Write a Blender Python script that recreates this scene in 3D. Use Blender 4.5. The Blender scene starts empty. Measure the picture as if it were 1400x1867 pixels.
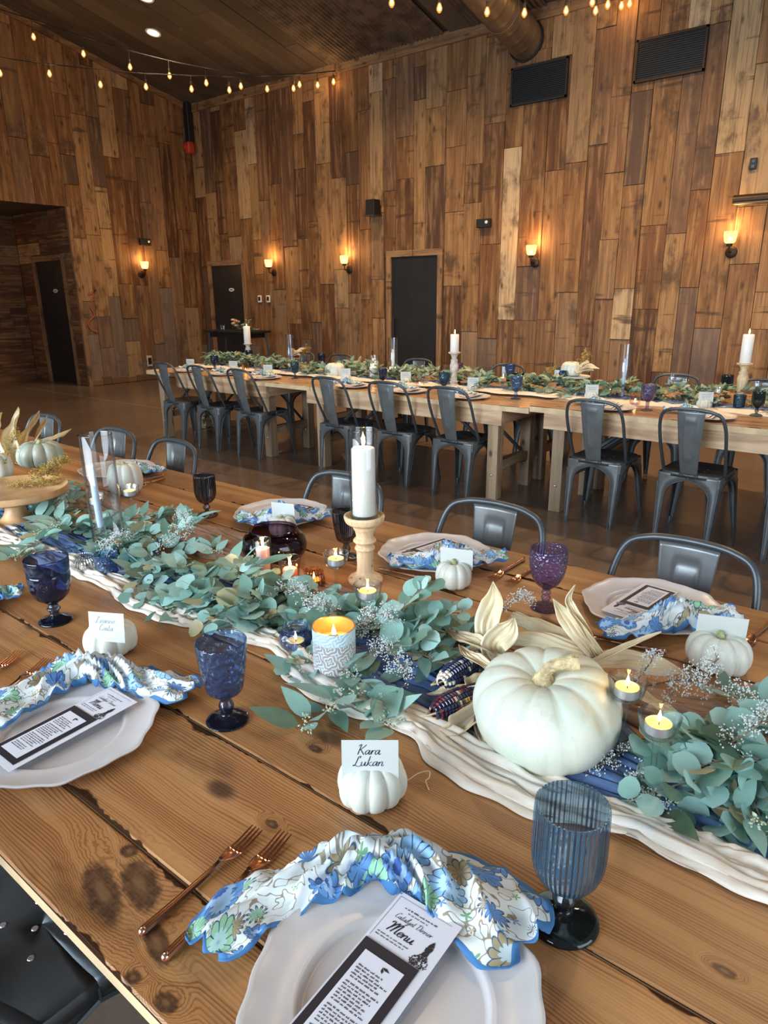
import bpy, math, random
from mathutils import Vector, Matrix
import numpy as np
PI = math.pi
SC = bpy.context.scene
COL = SC.collection
# ------------------------------------------------------------------ camera
FPX, PITCH, YAW, ROLL, H = 1264.49, .303268, .675024, -.0090930, 1.5
def _rot():
    cy, sy = math.cos(YAW), math.sin(YAW)
    f0 = np.array([-sy, cy, 0.]); r = np.array([cy, sy, 0.]); u = np.array([0, 0, 1.])
    f = f0*math.cos(PITCH)-u*math.sin(PITCH); u2 = u*math.cos(PITCH)+f0*math.sin(PITCH)
    rr = r*math.cos(ROLL)+u2*math.sin(ROLL); uu = u2*math.cos(ROLL)-r*math.sin(ROLL)
    return rr, uu, f
CR, CU, CF = _rot()
cam = bpy.data.cameras.new('camera'); co = bpy.data.objects.new('camera', cam); COL.objects.link(co)
cam.lens = FPX/1867*36; cam.sensor_width = 36; cam.sensor_fit = 'AUTO'; cam.clip_start = .02
co.matrix_world = Matrix(((CR[0], CU[0], -CF[0], 0), (CR[1], CU[1], -CF[1], 0), (CR[2], CU[2], -CF[2], H), (0, 0, 0, 1)))
SC.camera = co
# ------------------------------------------------------------------ light
SC.view_settings.view_transform = 'Standard'; SC.view_settings.look = 'None'
SC.view_settings.gamma = 1; SC.view_settings.use_curve_mapping = False
SC.view_settings.exposure = 0.27
SC.cycles.sample_clamp_indirect = 6; SC.cycles.caustics_reflective = False
W = bpy.data.worlds.new('world'); SC.world = W; W.use_nodes = True
W.node_tree.nodes['Background'].inputs[0].default_value = (.80, .90, 1, 1)
W.node_tree.nodes['Background'].inputs[1].default_value = .24
def area_light(name, loc, target, sx, sy, power, color, spread=PI):
    l = bpy.data.lights.new(name, 'AREA'); l.shape = 'RECTANGLE'; l.size = sx; l.size_y = sy; l.energy = power; l.color = color; l.spread = spread
    o = bpy.data.objects.new(name, l); COL.objects.link(o); o.location = loc
    o.rotation_euler = (Vector(target)-Vector(loc)).to_track_quat('-Z', 'Y').to_euler(); return o
def point_light(name, loc, power, color, radius=.03, parent=None):
    l = bpy.data.lights.new(name, 'POINT'); l.energy = power; l.color = color; l.shadow_soft_size = radius
    o = bpy.data.objects.new(name, l); COL.objects.link(o); o.location = loc
    if parent: o.parent = parent
    return o
WARM = (1, .60, .28); FLAME = (1, .55, .2)
area_light('window_daylight', (-3.0, -3.2, 1.9), (-2.5, 2.4, .5), 5.5, 2.2, 225, (.74, .88, 1), 1.9)
area_light('window_daylight', (3.6, 1.0, 1.9), (-3, 4, .8), 3.5, 2.2, 110, (.78, .90, 1))
def can_light(x, y, power=90):
    l = bpy.data.lights.new('can_light', 'SPOT'); l.energy = power; l.color = (1, .67, .36); l.spot_size = 2.3; l.spot_blend = .9; l.shadow_soft_size = .1
    o = bpy.data.objects.new('can_light', l); COL.objects.link(o); o.location = (x, y, CEIL(y)-.06)
YB, XL = 9.06, -11.8
def CEIL(y): return 4.86+.235*(YB-y)
for x, k in ((-9.6, .68), (-6.4, 1.15), (-3.3, 1.35), (-.2, 1.3)):
    for y, p in ((6.9, 400), (4.0, 110)):
        can_light(x, y, p*k)
# ------------------------------------------------------------------ helpers
def ray(u, v): return (CR*(u-700)-CU*(v-933.5)+CF*FPX)
def at(u, v, z):
    d = ray(u, v); t = (z-H)/d[2]; return Vector((d[0]*t, d[1]*t, z))
def atY(u, v, y):
    d = ray(u, v); t = y/d[1]; return Vector((d[0]*t, y, H+d[2]*t))
def atX(u, v, x):
    d = ray(u, v); t = x/d[0]; return Vector((x, d[1]*t, H+d[2]*t))
def at_line(u, v, A, B):          # where a sight line crosses the upright plane through plan points A and B
    d = ray(u, v); n = (B[1]-A[1], -(B[0]-A[0])); t = (A[0]*n[0]+A[1]*n[1])/(d[0]*n[0]+d[1]*n[1])
    return Vector((d[0]*t, d[1]*t, H+d[2]*t))
RNG = random.Random(7)
def cr(pts, n=8):                 # Catmull-Rom through points
    P = [Vector(p) for p in pts]; P = [P[0]*2-P[1]]+P+[P[-1]*2-P[-2]]; out = []
    for i in range(1, len(P)-2):
        a, b, c, d = P[i-1:i+3]
        for k in range(n):
            t = k/n
            out.append(.5*((2*b)+(c-a)*t+(2*a-5*b+4*c-d)*t*t+(3*b-a-3*c+d)*t**3))
    out.append(P[-2]); return out
class G:
    def __init__(s): s.v = []; s.f = []; s.m = []; s.t = []; s.q = []; s.tone = (.5, .5, .5); s.used = False; s.quse = False
    def add(s, vs, fs, m=0, uv=None):
        o = len(s.v); s.v += [tuple(p) for p in vs]; s.f += [tuple(i+o for i in f) for f in fs]; s.m += [m]*len(fs)
        s.t += [s.tone]*len(vs); s.q += (uv if uv else [(0, 0, 0)]*len(vs))
        if uv: s.quse = True
        return o
    def setone(s, *c): s.tone = c if len(c) == 3 else (c[0],)*3; s.used = True
    def box(s, a, b, m=0, R=None, uv=None):
        x0, y0, z0 = a; x1, y1, z1 = b
        vs = [Vector(p) for p in ((x0, y0, z0), (x1, y0, z0), (x1, y1, z0), (x0, y1, z0), (x0, y0, z1), (x1, y0, z1), (x1, y1, z1), (x0, y1, z1))]
        if R is not None: vs = [R @ p for p in vs]
        s.add(vs, [(0, 3, 2, 1), (4, 5, 6, 7), (0, 1, 5, 4), (1, 2, 6, 5), (2, 3, 7, 6), (3, 0, 4, 7)], m, uv)
    def bbox(s, a, b, bev=.003, m=0, R=None):   # box with chamfered edges
        x0, y0, z0 = a; x1, y1, z1 = b; e = min(bev, (x1-x0)/2.01, (y1-y0)/2.01, (z1-z0)/2.01); rings = []
        def rg(i, z): return [(x0+i+e, y0+i, z), (x1-i-e, y0+i, z), (x1-i, y0+i+e, z), (x1-i, y1-i-e, z), (x1-i-e, y1-i, z), (x0+i+e, y1-i, z), (x0+i, y1-i-e, z), (x0+i, y0+i+e, z)]
        vs = rg(e*.8, z0)+rg(0, z0+e)+rg(0, z1-e)+rg(e*.8, z1); vs = [Vector(p) for p in vs]
        if R is not None: vs = [R @ p for p in vs]
        fs = [tuple(range(7, -1, -1)), tuple(range(24, 32))]
        for k in range(3):
            for i in range(8): j = (i+1) % 8; fs.append((k*8+i, k*8+j, k*8+8+j, k*8+8+i))
        s.add(vs, fs, m)
    def tube(s, pts, r, n=8, m=0, cap=True, sx=1, sy=1, up=None):
        P = [Vector(p) for p in pts]; N = len(P); R = r if hasattr(r, '__len__') else [r]*N; vs = []; fs = []
        ref = None
        for i, p in enumerate(P):
            t = (P[min(i+1, N-1)]-P[max(i-1, 0)]); t = t.normalized() if t.length > 1e-9 else Vector((0, 0, 1))
            if ref is None:
                ref = Vector(up) if up else (Vector((0, 0, 1)) if abs(t.z) < .9 else Vector((1, 0, 0)))
            a = ref-t*ref.dot(t); a = a.normalized() if a.length > 1e-6 else t.orthogonal().normalized(); b = t.cross(a); ref = a
            for k in range(n):
                c = 2*PI*k/n; vs.append(p+a*(math.cos(c)*R[i]*sx)+b*(math.sin(c)*R[i]*sy))
        for i in range(N-1):
            for k in range(n): l = (k+1) % n; fs.append((i*n+k, i*n+l, (i+1)*n+l, (i+1)*n+k))
        if cap: fs += [tuple(range(n-1, -1, -1)), tuple(range((N-1)*n, N*n))]
        s.add(vs, fs, m)
    def lathe(s, prof, n=32, m=0, at=(0, 0, 0), rf=None, R=None, cap=False):
        vs = []; fs = []; N = len(prof); c = Vector(at)
        for i, (r, z) in enumerate(prof):
            for k in range(n):
                a = 2*PI*k/n; q = rf(a, i, r, z) if rf else (r, z)
                p = Vector((q[0]*math.cos(a), q[0]*math.sin(a), q[1]))
                if R is not None: p = R @ p
                vs.append(p+c)
        for i in range(N-1):
            for k in range(n): l = (k+1) % n; fs.append((i*n+k, i*n+l, (i+1)*n+l, (i+1)*n+k))
        if cap: fs += [tuple(range(n-1, -1, -1)), tuple(range((N-1)*n, N*n))]
        s.add(vs, fs, m)
    def grid(s, P, m=0, uv=None):   # P[i][j] points
        a, b = len(P), len(P[0]); vs = [p for r in P for p in r]
        s.add(vs, [(i*b+j, (i+1)*b+j, (i+1)*b+j+1, i*b+j+1) for i in range(a-1) for j in range(b-1)], m, [q for r in uv for q in r] if uv else None)
    def sphere(s, c, r, n=10, k=6, m=0, sz=1):
        s.lathe([(max(1e-4, r*math.sin(PI*i/k)), -r*sz*math.cos(PI*i/k)) for i in range(k+1)], n, m, c)
    def obj(s, name, mats, parent=None, smooth=True, sharp=40, solid=0, loc=None, off=-1):
        me = bpy.data.meshes.new(name); me.from_pydata(s.v, [], s.f)
        mats = mats if isinstance(mats, (list, tuple)) else [mats]
        for x in mats: me.materials.append(x)
        if len(mats) > 1: me.polygons.foreach_set('material_index', s.m)
        if s.used:
            a = me.attributes.new('tone', 'FLOAT_COLOR', 'POINT'); a.data.foreach_set('color', [c for t in s.t for c in (*t, 1)])
        if s.quse:
            a = me.attributes.new('uvw', 'FLOAT_VECTOR', 'POINT'); a.data.foreach_set('vector', [c for t in s.q for c in t])
        if smooth:
            me.polygons.foreach_set('use_smooth', [True]*len(me.polygons))
            if sharp: me.set_sharp_from_angle(angle=math.radians(sharp))
        me.update()
        o = bpy.data.objects.new(name, me); COL.objects.link(o)
        if parent: o.parent = parent
        if loc: o.location = loc
        if solid:
            md = o.modifiers.new('s', 'SOLIDIFY'); md.thickness = solid; md.offset = off
        return o
def tag(o, label, cat, group=None, kind=None):
    o['label'] = label; o['category'] = cat
    if group: o['group'] = group
    if kind: o['kind'] = kind
    return o
def thing(name, label, cat, loc=(0, 0, 0), rz=0, group=None):
    o = bpy.data.objects.new(name, None); COL.objects.link(o); o.location = loc; o.rotation_euler = (0, 0, rz); o.empty_display_size = .05
    return tag(o, label, cat, group)
def struct(o): o['kind'] = 'structure'; return o
def dup(r, loc=None, rz=None, label=None, group=None, par=None, sc=None):
    c = r.copy(); COL.objects.link(c)
    if par: c.parent = par
    for ch in list(r.children): dup(ch, par=c)
    if loc is not None: c.location = loc
    if rz is not None: c.rotation_euler = (0, 0, rz)
    if sc: c.scale = (sc,)*3 if not hasattr(sc, '__len__') else sc
    if label: c['label'] = label
    if group: c['group'] = group
    return c
# ------------------------------------------------------------------ materials
class NT:
    def __init__(s, name):
        s.mat = bpy.data.materials.new(name); s.mat.use_nodes = True; s.t = s.mat.node_tree; s.t.nodes.clear()
        s.out = s.n('ShaderNodeOutputMaterial')
    def n(s, typ, **kw):
        nd = s.t.nodes.new(typ)
        for k, v in kw.items(): setattr(nd, k, v)
        return nd
    def put(s, sock, v):
        if hasattr(v, 'is_output'): s.t.links.new(v, sock)
        elif v is not None:
            if hasattr(v, '__len__') and len(v) == 3 and sock.type == 'RGBA': v = (*v, 1)
            sock.default_value = v
    def math(s, op, a, b=None, c=None, clamp=False):
        nd = s.n('ShaderNodeMath', operation=op, use_clamp=clamp)
        for i, x in enumerate((a, b, c)): s.put(nd.inputs[i], x)
        return nd.outputs[0]
    def vm(s, op, a, b=None, sc=None):
        nd = s.n('ShaderNodeVectorMath', operation=op); s.put(nd.inputs[0], a); s.put(nd.inputs[1], b)
        if sc is not None: s.put(nd.inputs['Scale'], sc)
        return nd.outputs['Value'] if op in ('LENGTH', 'DISTANCE', 'DOT_PRODUCT') else nd.outputs[0]
    def mix(s, f, a, b, mode='MIX'):
        nd = s.n('ShaderNodeMix', data_type='RGBA', blend_type=mode); s.put(nd.inputs[0], f); s.put(nd.inputs[6], a); s.put(nd.inputs[7], b); return nd.outputs[2]
    def ramp(s, f, stops, interp='LINEAR'):
        nd = s.n('ShaderNodeValToRGB'); e = nd.color_ramp; e.interpolation = interp
        while len(e.elements) < len(stops): e.elements.new(.5)
        for el, (p, c) in zip(e.elements, stops):
            el.position = p; el.color = (*c, 1) if hasattr(c, '__len__') else (c, c, c, 1)
        s.put(nd.inputs[0], f); return nd.outputs[0]
    def step(s, v, a, b):
        nd = s.n('ShaderNodeMapRange', interpolation_type='SMOOTHSTEP'); s.put(nd.inputs[0], v); nd.inputs[1].default_value = a; nd.inputs[2].default_value = b; return nd.outputs[0]
    def noise(s, vec, scale, detail=3, rough=.55, dist=0):
        nd = s.n('ShaderNodeTexNoise'); s.put(nd.inputs['Vector'], vec); nd.inputs['Scale'].default_value = scale; nd.inputs['Detail'].default_value = detail
        nd.inputs['Roughness'].default_value = rough; nd.inputs['Distortion'].default_value = dist; return nd.outputs[0]
    def vor(s, vec, scale, feat='F1', out='Distance', rnd=1):
        nd = s.n('ShaderNodeTexVoronoi', feature=feat); s.put(nd.inputs['Vector'], vec); nd.inputs['Scale'].default_value = scale; nd.inputs['Randomness'].default_value = rnd; return nd.outputs[out]
    def obj(s): return s.n('ShaderNodeTexCoord').outputs['Object']
    def attr(s, name, out='Vector'): return s.n('ShaderNodeAttribute', attribute_name=name).outputs[out]
    def sep(s, v):
        nd = s.n('ShaderNodeSeparateXYZ'); s.put(nd.inputs[0], v); return nd.outputs
    def comb(s, x, y, z):
        nd = s.n('ShaderNodeCombineXYZ')
        for i, a in enumerate((x, y, z)): s.put(nd.inputs[i], a)
        return nd.outputs[0]
    def bump(s, h, strength=.3, dist=.01):
        nd = s.n('ShaderNodeBump'); s.put(nd.inputs['Height'], h); nd.inputs['Strength'].default_value = strength; nd.inputs['Distance'].default_value = dist; return nd.outputs[0]
    def bsdf(s, color, rough=.5, metal=0, normal=None, **kw):
        b = s.n('ShaderNodeBsdfPrincipled'); s.put(b.inputs['Base Color'], color); s.put(b.inputs['Roughness'], rough); s.put(b.inputs['Metallic'], metal)
        if normal is not None: s.put(b.inputs['Normal'], normal)
        for k, v in kw.items(): s.put(b.inputs[k.replace('_', ' ')], v)
        s.t.links.new(b.outputs[0], s.out.inputs[0]); return b
def simple(name, color, rough=.5, metal=0, var=0, scale=20, bumps=0, **kw):
    t = NT(name); c = color; nrm = None; o = t.obj()
    if var:
        f = t.noise(o, scale, 4); c = t.mix(t.step(f, .3, .7), tuple(x*(1-var) for x in color), tuple(min(1, x*(1+var)) for x in color))
    if bumps: nrm = t.bump(t.noise(o, scale*3, 4), bumps, .005)
    t.bsdf(c, rough, metal, nrm, **kw); return t.mat
def emit(name, color, strength):
    t = NT(name); e = t.n('ShaderNodeEmission'); e.inputs[0].default_value = (*color, 1); e.inputs[1].default_value = strength
    t.t.links.new(e.outputs[0], t.out.inputs[0]); return t.mat
def thin_glass(name, tint, edge=None, rough=.02, ior=1.45, bump=None, body=None):   # thin-walled glass: tinted pass-through plus a Fresnel reflection
    t = NT(name); nrm = bump(t) if bump else None
    lw = t.n('ShaderNodeLayerWeight'); lw.inputs[0].default_value = .5
    if nrm is not None: t.put(lw.inputs['Normal'], nrm)
    f = lw.outputs['Facing']; c = t.mix(t.math('POWER', f, 2.6), tint, edge or tint)
    fr = t.math('ADD', .05, t.math('MULTIPLY', t.math('POWER', f, 3.5), .8))
    a = t.n('ShaderNodeBsdfTransparent'); t.put(a.inputs[0], c)
    g = t.n('ShaderNodeBsdfGlossy'); g.inputs[1].default_value = rough
    if nrm is not None: t.put(g.inputs['Normal'], nrm)
    m = t.n('ShaderNodeMixShader'); t.put(m.inputs[0], fr); t.t.links.new(a.outputs[0], m.inputs[1]); t.t.links.new(g.outputs[0], m.inputs[2])
    if body:
        df = t.n('ShaderNodeBsdfDiffuse'); df.inputs[0].default_value = (*body[:3], 1); m2 = t.n('ShaderNodeMixShader'); m2.inputs[0].default_value = body[3] if len(body) > 3 else .10
        if nrm is not None: t.put(df.inputs['Normal'], nrm)
        t.t.links.new(m.outputs[0], m2.inputs[1]); t.t.links.new(df.outputs[0], m2.inputs[2]); m = m2
    t.t.links.new(m.outputs[0], t.out.inputs[0]); return t.mat
def ribs(n):
    def f(t):
        x, y, z = t.sep(t.obj())[:3]; a = t.math('ARCTAN2', y, x)
        return t.bump(t.math('SINE', t.math('MULTIPLY', a, float(n))), .8, .004)
    return f
def emboss(scale, k=.9):
    def f(t): return t.bump(t.vor(t.obj(), scale, 'SMOOTH_F1'), k, .006)
    return f
def wall_wood(name, cols, grainaxis=1, sat=1):
    t = NT(name); q = t.attr('uvw'); tone = t.sep(t.attr('tone', 'Color'))
    x, y, z = t.sep(q)[:3]
    v = t.comb(t.math('MULTIPLY', x, 55.), t.math('MULTIPLY', y, 1.6), z)
    g1 = t.noise(v, 1., 5, .6, .4)
    g2 = t.noise(t.comb(t.math('MULTIPLY', x, 14.), t.math('MULTIPLY', y, 1.1), z), 1., 4, .6, .5)
    blot = t.noise(t.comb(t.math('MULTIPLY', x, 4.), t.math('MULTIPLY', y, 2.2), z), 1., 5, .65)
    base = t.ramp(tone[0], cols)
    c = t.mix(t.math('MULTIPLY', t.step(g2, .46, .66), .8), base, t.mix(.55, base, (.50, .29, .125)))
    c = t.mix(t.math('MULTIPLY', t.step(g2, .47, .30), .55), c, t.mix(.8, base, (.05, .02, .008)))
    c = t.mix(t.math('MULTIPLY', t.step(g1, .48, .68), .66), c, t.mix(.78, base, (.035, .015, .007)))
    c = t.mix(t.math('MULTIPLY', t.step(blot, .50, .70), .80), c, (.055, .026, .012))
    band = t.noise(t.comb(t.math('MULTIPLY', x, .8), t.math('MULTIPLY', y, 7.), t.math('MULTIPLY', z, 3.1)), 1., 3, .6)
    c = t.mix(t.math('MULTIPLY', t.step(band, .62, .70), .75), c, (.045, .02, .010))
    d = t.vor(t.comb(t.math('MULTIPLY', x, 6.), t.math('MULTIPLY', y, 2.6), z), 1.)
    c = t.mix(t.math('MULTIPLY', t.step(d, .20, .03), .85), c, (.035, .016, .009))
    c = t.mix(tone[1], c, t.mix(.62, c, (.165, .145, .130)))
    nrm = t.bump(t.math('ADD', g1, t.math('MULTIPLY', g2, .6)), .35, .006)
    t.bsdf(c, .72, 0, nrm); return t.mat
WOODCOLS = [(0, (.080, .028, .009)), (.2, (.14, .054, .017)), (.45, (.21, .090, .028)), (.62, (.235, .112, .040)), (.80, (.31, .16, .062)), (.93, (.43, .265, .125)), (1, (.58, .42, .25))]
M = {}
M['wallwood'] = wall_wood('reclaimed_wood', WOODCOLS)
M['trimwood'] = wall_wood('trim_wood', [(0, (.20, .10, .045)), (1, (.34, .19, .09))])
def ceil_wood():
    t = NT('weathered_ceiling_boards'); q = t.attr('uvw'); tone = t.sep(t.attr('tone', 'Color')); x, y, z = t.sep(q)[:3]
    g1 = t.noise(t.comb(t.math('MULTIPLY', x, 26.), t.math('MULTIPLY', y, 1.4), z), 1., 5, .6, .4); b = t.noise(t.comb(t.math('MULTIPLY', x, 5.), t.math('MULTIPLY', y, 2.), z), 1., 5, .65)
    c = t.ramp(tone[0], [(0, (.060, .045, .034)), (.6, (.078, .060, .046)), (1, (.105, .080, .060))])
    c = t.mix(t.math('MULTIPLY', t.step(b, .5, .75), .5), c, (.15, .12, .095)); c = t.mix(t.math('MULTIPLY', t.step(g1, .5, .7), .35), c, (.03, .021, .015))
    t.bsdf(c, .75, 0, t.bump(g1, .2, .005)); return t.mat
M['ceilwood'] = ceil_wood()
def table_wood(name, knots=(), tint=(1, 1, 1), rough=.34, seam=.011):
    t = NT(name); q = t.attr('uvw'); tone = t.sep(t.attr('tone', 'Color')); x, y, z = t.sep(q)[:3]   # x along plank, y across (metres), z plank seed
    warp = t.noise(t.comb(t.math('MULTIPLY', x, 1.5), t.math('MULTIPLY', y, 7.), z), 1., 3, .5)
    yy = t.math('ADD', y, t.math('MULTIPLY', t.math('SUBTRACT', warp, .5), .085))
    kn = None
    for (kx, ky, ax, ay) in knots:
        p = t.obj(); dx_, dy_ = t.sep(t.vm('SUBTRACT', p, (kx, ky, 0)))[:2]; ca, sa = math.cos(-.29), math.sin(-.29)
        if ax < .02: ca, sa = 1, 0
        d = t.vm('LENGTH', t.comb(t.math('ADD', t.math('MULTIPLY', dx_, ca/ax), t.math('MULTIPLY', dy_, sa/ax)), t.math('ADD', t.math('MULTIPLY', dx_, -sa/ay), t.math('MULTIPLY', dy_, ca/ay)), 0.))
        d = t.math('ADD', d, t.math('MULTIPLY', t.math('SUBTRACT', t.noise(p, 45., 5, .65), .5), .9))
        kn = d if kn is None else t.math('MINIMUM', kn, d)
    if kn is not None:
        yy = t.math('ADD', yy, t.math('MULTIPLY', t.step(kn, 3., .8), .03))
    ring = t.math('SINE', t.math('MULTIPLY', t.math('ADD', yy, t.math('MULTIPLY', z, .37)), 1250.))
    fine = t.noise(t.comb(t.math('MULTIPLY', x, 3.), t.math('MULTIPLY', y, 190.), z), 1., 3, .6)
    wide = t.noise(t.comb(t.math('MULTIPLY', x, .9), t.math('MULTIPLY', yy, 16.), z), 1., 3, .6)
    c1 = tuple(a*b for a, b in zip((.40, .175, .062), tint)); c2 = tuple(a*b for a, b in zip((.54, .275, .112), tint)); c3 = tuple(a*b for a, b in zip((.125, .043, .015), tint))
    c = t.mix(t.step(wide, .3, .7), c1, c2)
    c = t.mix(t.math('MULTIPLY', t.step(ring, -.1, .95), t.math('MULTIPLY', t.step(wide, .60, .42), .66)), c, c3)
    c = t.mix(t.math('MULTIPLY', t.step(fine, .52, .75), .38), c, c3)
    blot = t.noise(t.comb(t.math('MULTIPLY', x, 3.), t.math('MULTIPLY', y, 8.), z), 1., 4, .6)
    c = t.mix(t.math('MULTIPLY', t.step(blot, .60, .76), .6), c, tuple(a*.45 for a in c3))
    sn = t.noise(t.comb(t.math('MULTIPLY', x, 5.), t.math('MULTIPLY', z, 7.), 0), 1., 4, .7)
    sw = t.math('ADD', .0012, t.math('MAXIMUM', 0., t.math('MULTIPLY', t.math('SUBTRACT', sn, .53), .085)))
    e = t.math('DIVIDE', tone[2], sw)
    c = t.mix(t.math('MULTIPLY', t.step(e, 1.15, .75), .93), c, (.020, .008, .005)); seamf = t.step(e, 1.15, .75)
    c = t.mix(1., c, t.mix(tone[0], (.72, .70, .68), (1.12, 1.1, 1.06)), 'MULTIPLY')
    dv = t.vor(t.comb(t.math('MULTIPLY', x, 3.3), t.math('MULTIPLY', y, 6.), z), 1.)
    c = t.mix(t.math('MULTIPLY', t.step(dv, .14, .05), .85), c, (.035, .015, .008))
    if kn is not None:
        rg = t.noise(t.vm('SCALE', t.obj(), sc=90.), 1., 5, .7)
        kc = t.mix(t.step(rg, .35, .65), (.030, .013, .009), (.10, .046, .024)); kc = t.mix(t.step(kn, .45, .2), kc, (.15, .075, .035))
        c = t.mix(t.math('MULTIPLY', t.step(kn, 1.25, .75), .9), c, kc)
    nrm = t.bump(t.math('ADD', fine, t.math('MULTIPLY', ring, .15)), .12, .003)
    r = t.math('ADD', rough-.06, t.math('MULTIPLY', fine, .14))
    b = t.bsdf(c, t.math('ADD', r, t.math('MULTIPLY', seamf, .5)), 0, nrm); t.put(b.inputs['Specular IOR Level'], t.math('SUBTRACT', .5, t.math('MULTIPLY', seamf, .45))); return t.mat
FT = .76
KN = [(at(186, 1625, FT).x, at(186, 1625, FT).y, .056, .020), (at(256, 1612, FT).x, at(256, 1612, FT).y, .048, .022), (at(287, 1720, FT).x, at(287, 1720, FT).y, .035, .013),
      (at(236, 1552, FT).x, at(236, 1552, FT).y, .013, .011), (at(495, 1502, FT).x, at(495, 1502, FT).y, .012, .007), (at(575, 1365, FT).x, at(575, 1365, FT).y, .014, .009),
      (at(1320, 1770, FT).x, at(1320, 1770, FT).y, .013, .007), (at(242, 1782, FT).x, at(242, 1782, FT).y, .011, .009), (at(302, 1828, FT).x, at(302, 1828, FT).y, .016, .01)]
M['tablewood'] = table_wood('varnished_table_wood', KN)
M['fartable'] = table_wood('varnished_pine', (), (.92, 1.15, 1.75), .28)
M['paleedge'] = simple('raw_pine_edge', (.62, .44, .25), .6, var=.15, scale=12)
M['apron'] = table_wood('raw_pine_apron', (), (1.35, 1.85, 2.9), .55)
M['leg'] = table_wood('raw_pine_leg', (), (.85, 1.2, 1.9), .6)
JYV = -5.68
def floor_mat():
    t = NT('polished_concrete'); o = t.obj(); a = t.noise(o, .7, 5, .6); b = t.noise(o, 9., 5, .6); f = t.noise(o, 70., 3)
    c = t.ramp(a, [(.3, (.085, .056, .040)), (.55, (.125, .088, .066)), (.75, (.165, .122, .095))])
    c = t.mix(t.math('MULTIPLY', t.step(b, .45, .7), .35), c, (.07, .052, .042))
    c = t.mix(t.math('MULTIPLY', t.step(f, .6, .7), .15), c, (.3, .26, .22))
    x, y = t.sep(o)[:2]
    j = t.math('ABSOLUTE', t.math('ADD', y, JYV))
    c = t.mix(t.step(j, .008, .003), c, (.30, .255, .21))
    t.bsdf(c, t.math('ADD', .16, t.math('MULTIPLY', b, .16)), 0, t.bump(b, .03, .01), Specular_IOR_Level=.6); return t.mat
M['floor'] = floor_mat()
M['black'] = simple('matte_black', (.012, .012, .013), .5)
M['doorblack'] = simple('black_paint', (.016, .017, .019), .42, var=.15, scale=3)
M['steel'] = simple('gunmetal_steel', (.150, .160, .162), .30, .4, var=.1, scale=14)
M['steeldark'] = simple('dark_gunmetal', (.075, .083, .090), .38, .45, var=.12, scale=14)
M['duct'] = simple('galvanised_duct', (.30, .24, .18), .42, .8, var=.2, scale=3)
M['corr'] = simple('rusted_corrugated_metal', (.13, .10, .078), .55, .5, var=.4, scale=5)
M['white'] = simple('white_plastic', (.8, .8, .78), .4)
M['red'] = simple('red_plastic', (.55, .06, .03), .4)
M['bronze'] = simple('dark_bronze', (.05, .032, .022), .45, .7)
M['plate'] = simple('pinkish_cream_porcelain', (.62, .585, .585), .27)
M['copper'] = simple('rose_gold', (.78, .42, .28), .16, 1)
M['paper'] = simple('cream_card', (.54, .56, .53), .7)
M['menu'] = simple('lavender_white_card', (.72, .72, .80), .6)
M['ink'] = simple('black_ink', (.018, .014, .022), .6)
M['inkblue'] = simple('navy_ink', (.012, .016, .05), .6)
M['inkgrey'] = simple('grey_ink', (.16, .16, .2), .6)
M['inkpale'] = simple('silver_ink', (.26, .28, .32), .6)
def pumpkin_mat(name, c1, c2, c3):
    t = NT(name); o = t.obj(); a = t.noise(o, 14., 4); b = t.noise(o, 60., 4); g = t.noise(t.vm('MULTIPLY', o, (60, 60, 8)), 1., 3)
    c = t.mix(t.step(a, .35, .65), c1, c2); c = t.mix(t.math('MULTIPLY', t.step(g, .5, .7), .35), c, c3)
    c = t.mix(t.math('MULTIPLY', t.step(t.vor(o, 55.), .10, .04), .35), c, (.35, .28, .2))
    t.bsdf(c, .42, 0, t.bump(b, .06, .003), Subsurface_Weight=.12, Subsurface_Radius=(.02, .015, .01), Subsurface_Scale=.2); return t.mat
M['pumpkin'] = pumpkin_mat('white_pumpkin_skin', (.66, .66, .58), (.61, .62, .54), (.56, .53, .43))
M['bigpumpkin'] = pumpkin_mat('pale_green_pumpkin_skin', (.58, .64, .53), (.66, .66, .56), (.50, .46, .38))
M['squash'] = pumpkin_mat('sage_squash_skin', (.34, .39, .31), (.50, .48, .38), (.24, .30, .24))
M['stem'] = simple('dry_stem', (.52, .40, .22), .8, var=.4, scale=60, bumps=.6)
M['stemgreen'] = simple('green_stem', (.36, .38, .18), .7, var=.3, scale=80)
def husk_mat(name, a, b, dark):
    t = NT(name); q = t.attr('uvw'); x, y, z = t.sep(q)[:3]
    g = t.noise(t.comb(t.math('MULTIPLY', x, 900.), t.math('MULTIPLY', y, 6.), z), 1., 3); w = t.noise(t.comb(t.math('MULTIPLY', x, 60.), t.math('MULTIPLY', y, 12.), z), 1., 3)
    c = t.mix(t.step(w, .35, .65), a, b); c = t.mix(t.math('MULTIPLY', t.step(g, .5, .72), .35), c, dark)
    tone = t.sep(t.attr('tone', 'Color')); c = t.mix(tone[1], c, t.mix(t.step(w, .4, .65), c, (.24, .08, .11)))
    b_ = t.bsdf(c, .6, 0, t.bump(g, .25, .002)); b_.inputs['Subsurface Weight'].default_value = .0
    tr = t.n('ShaderNodeBsdfTranslucent'); t.put(tr.inputs[0], c); m = t.n('ShaderNodeMixShader'); m.inputs[0].default_value = .25
    t.t.links.new(b_.outputs[0], m.inputs[1]); t.t.links.new(tr.outputs[0], m.inputs[2]); t.t.links.new(m.outputs[0], t.out.inputs[0]); return t.mat
M['husk'] = husk_mat('dry_corn_husk', (.80, .66, .42), (.90, .82, .60), (.58, .40, .20))
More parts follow.
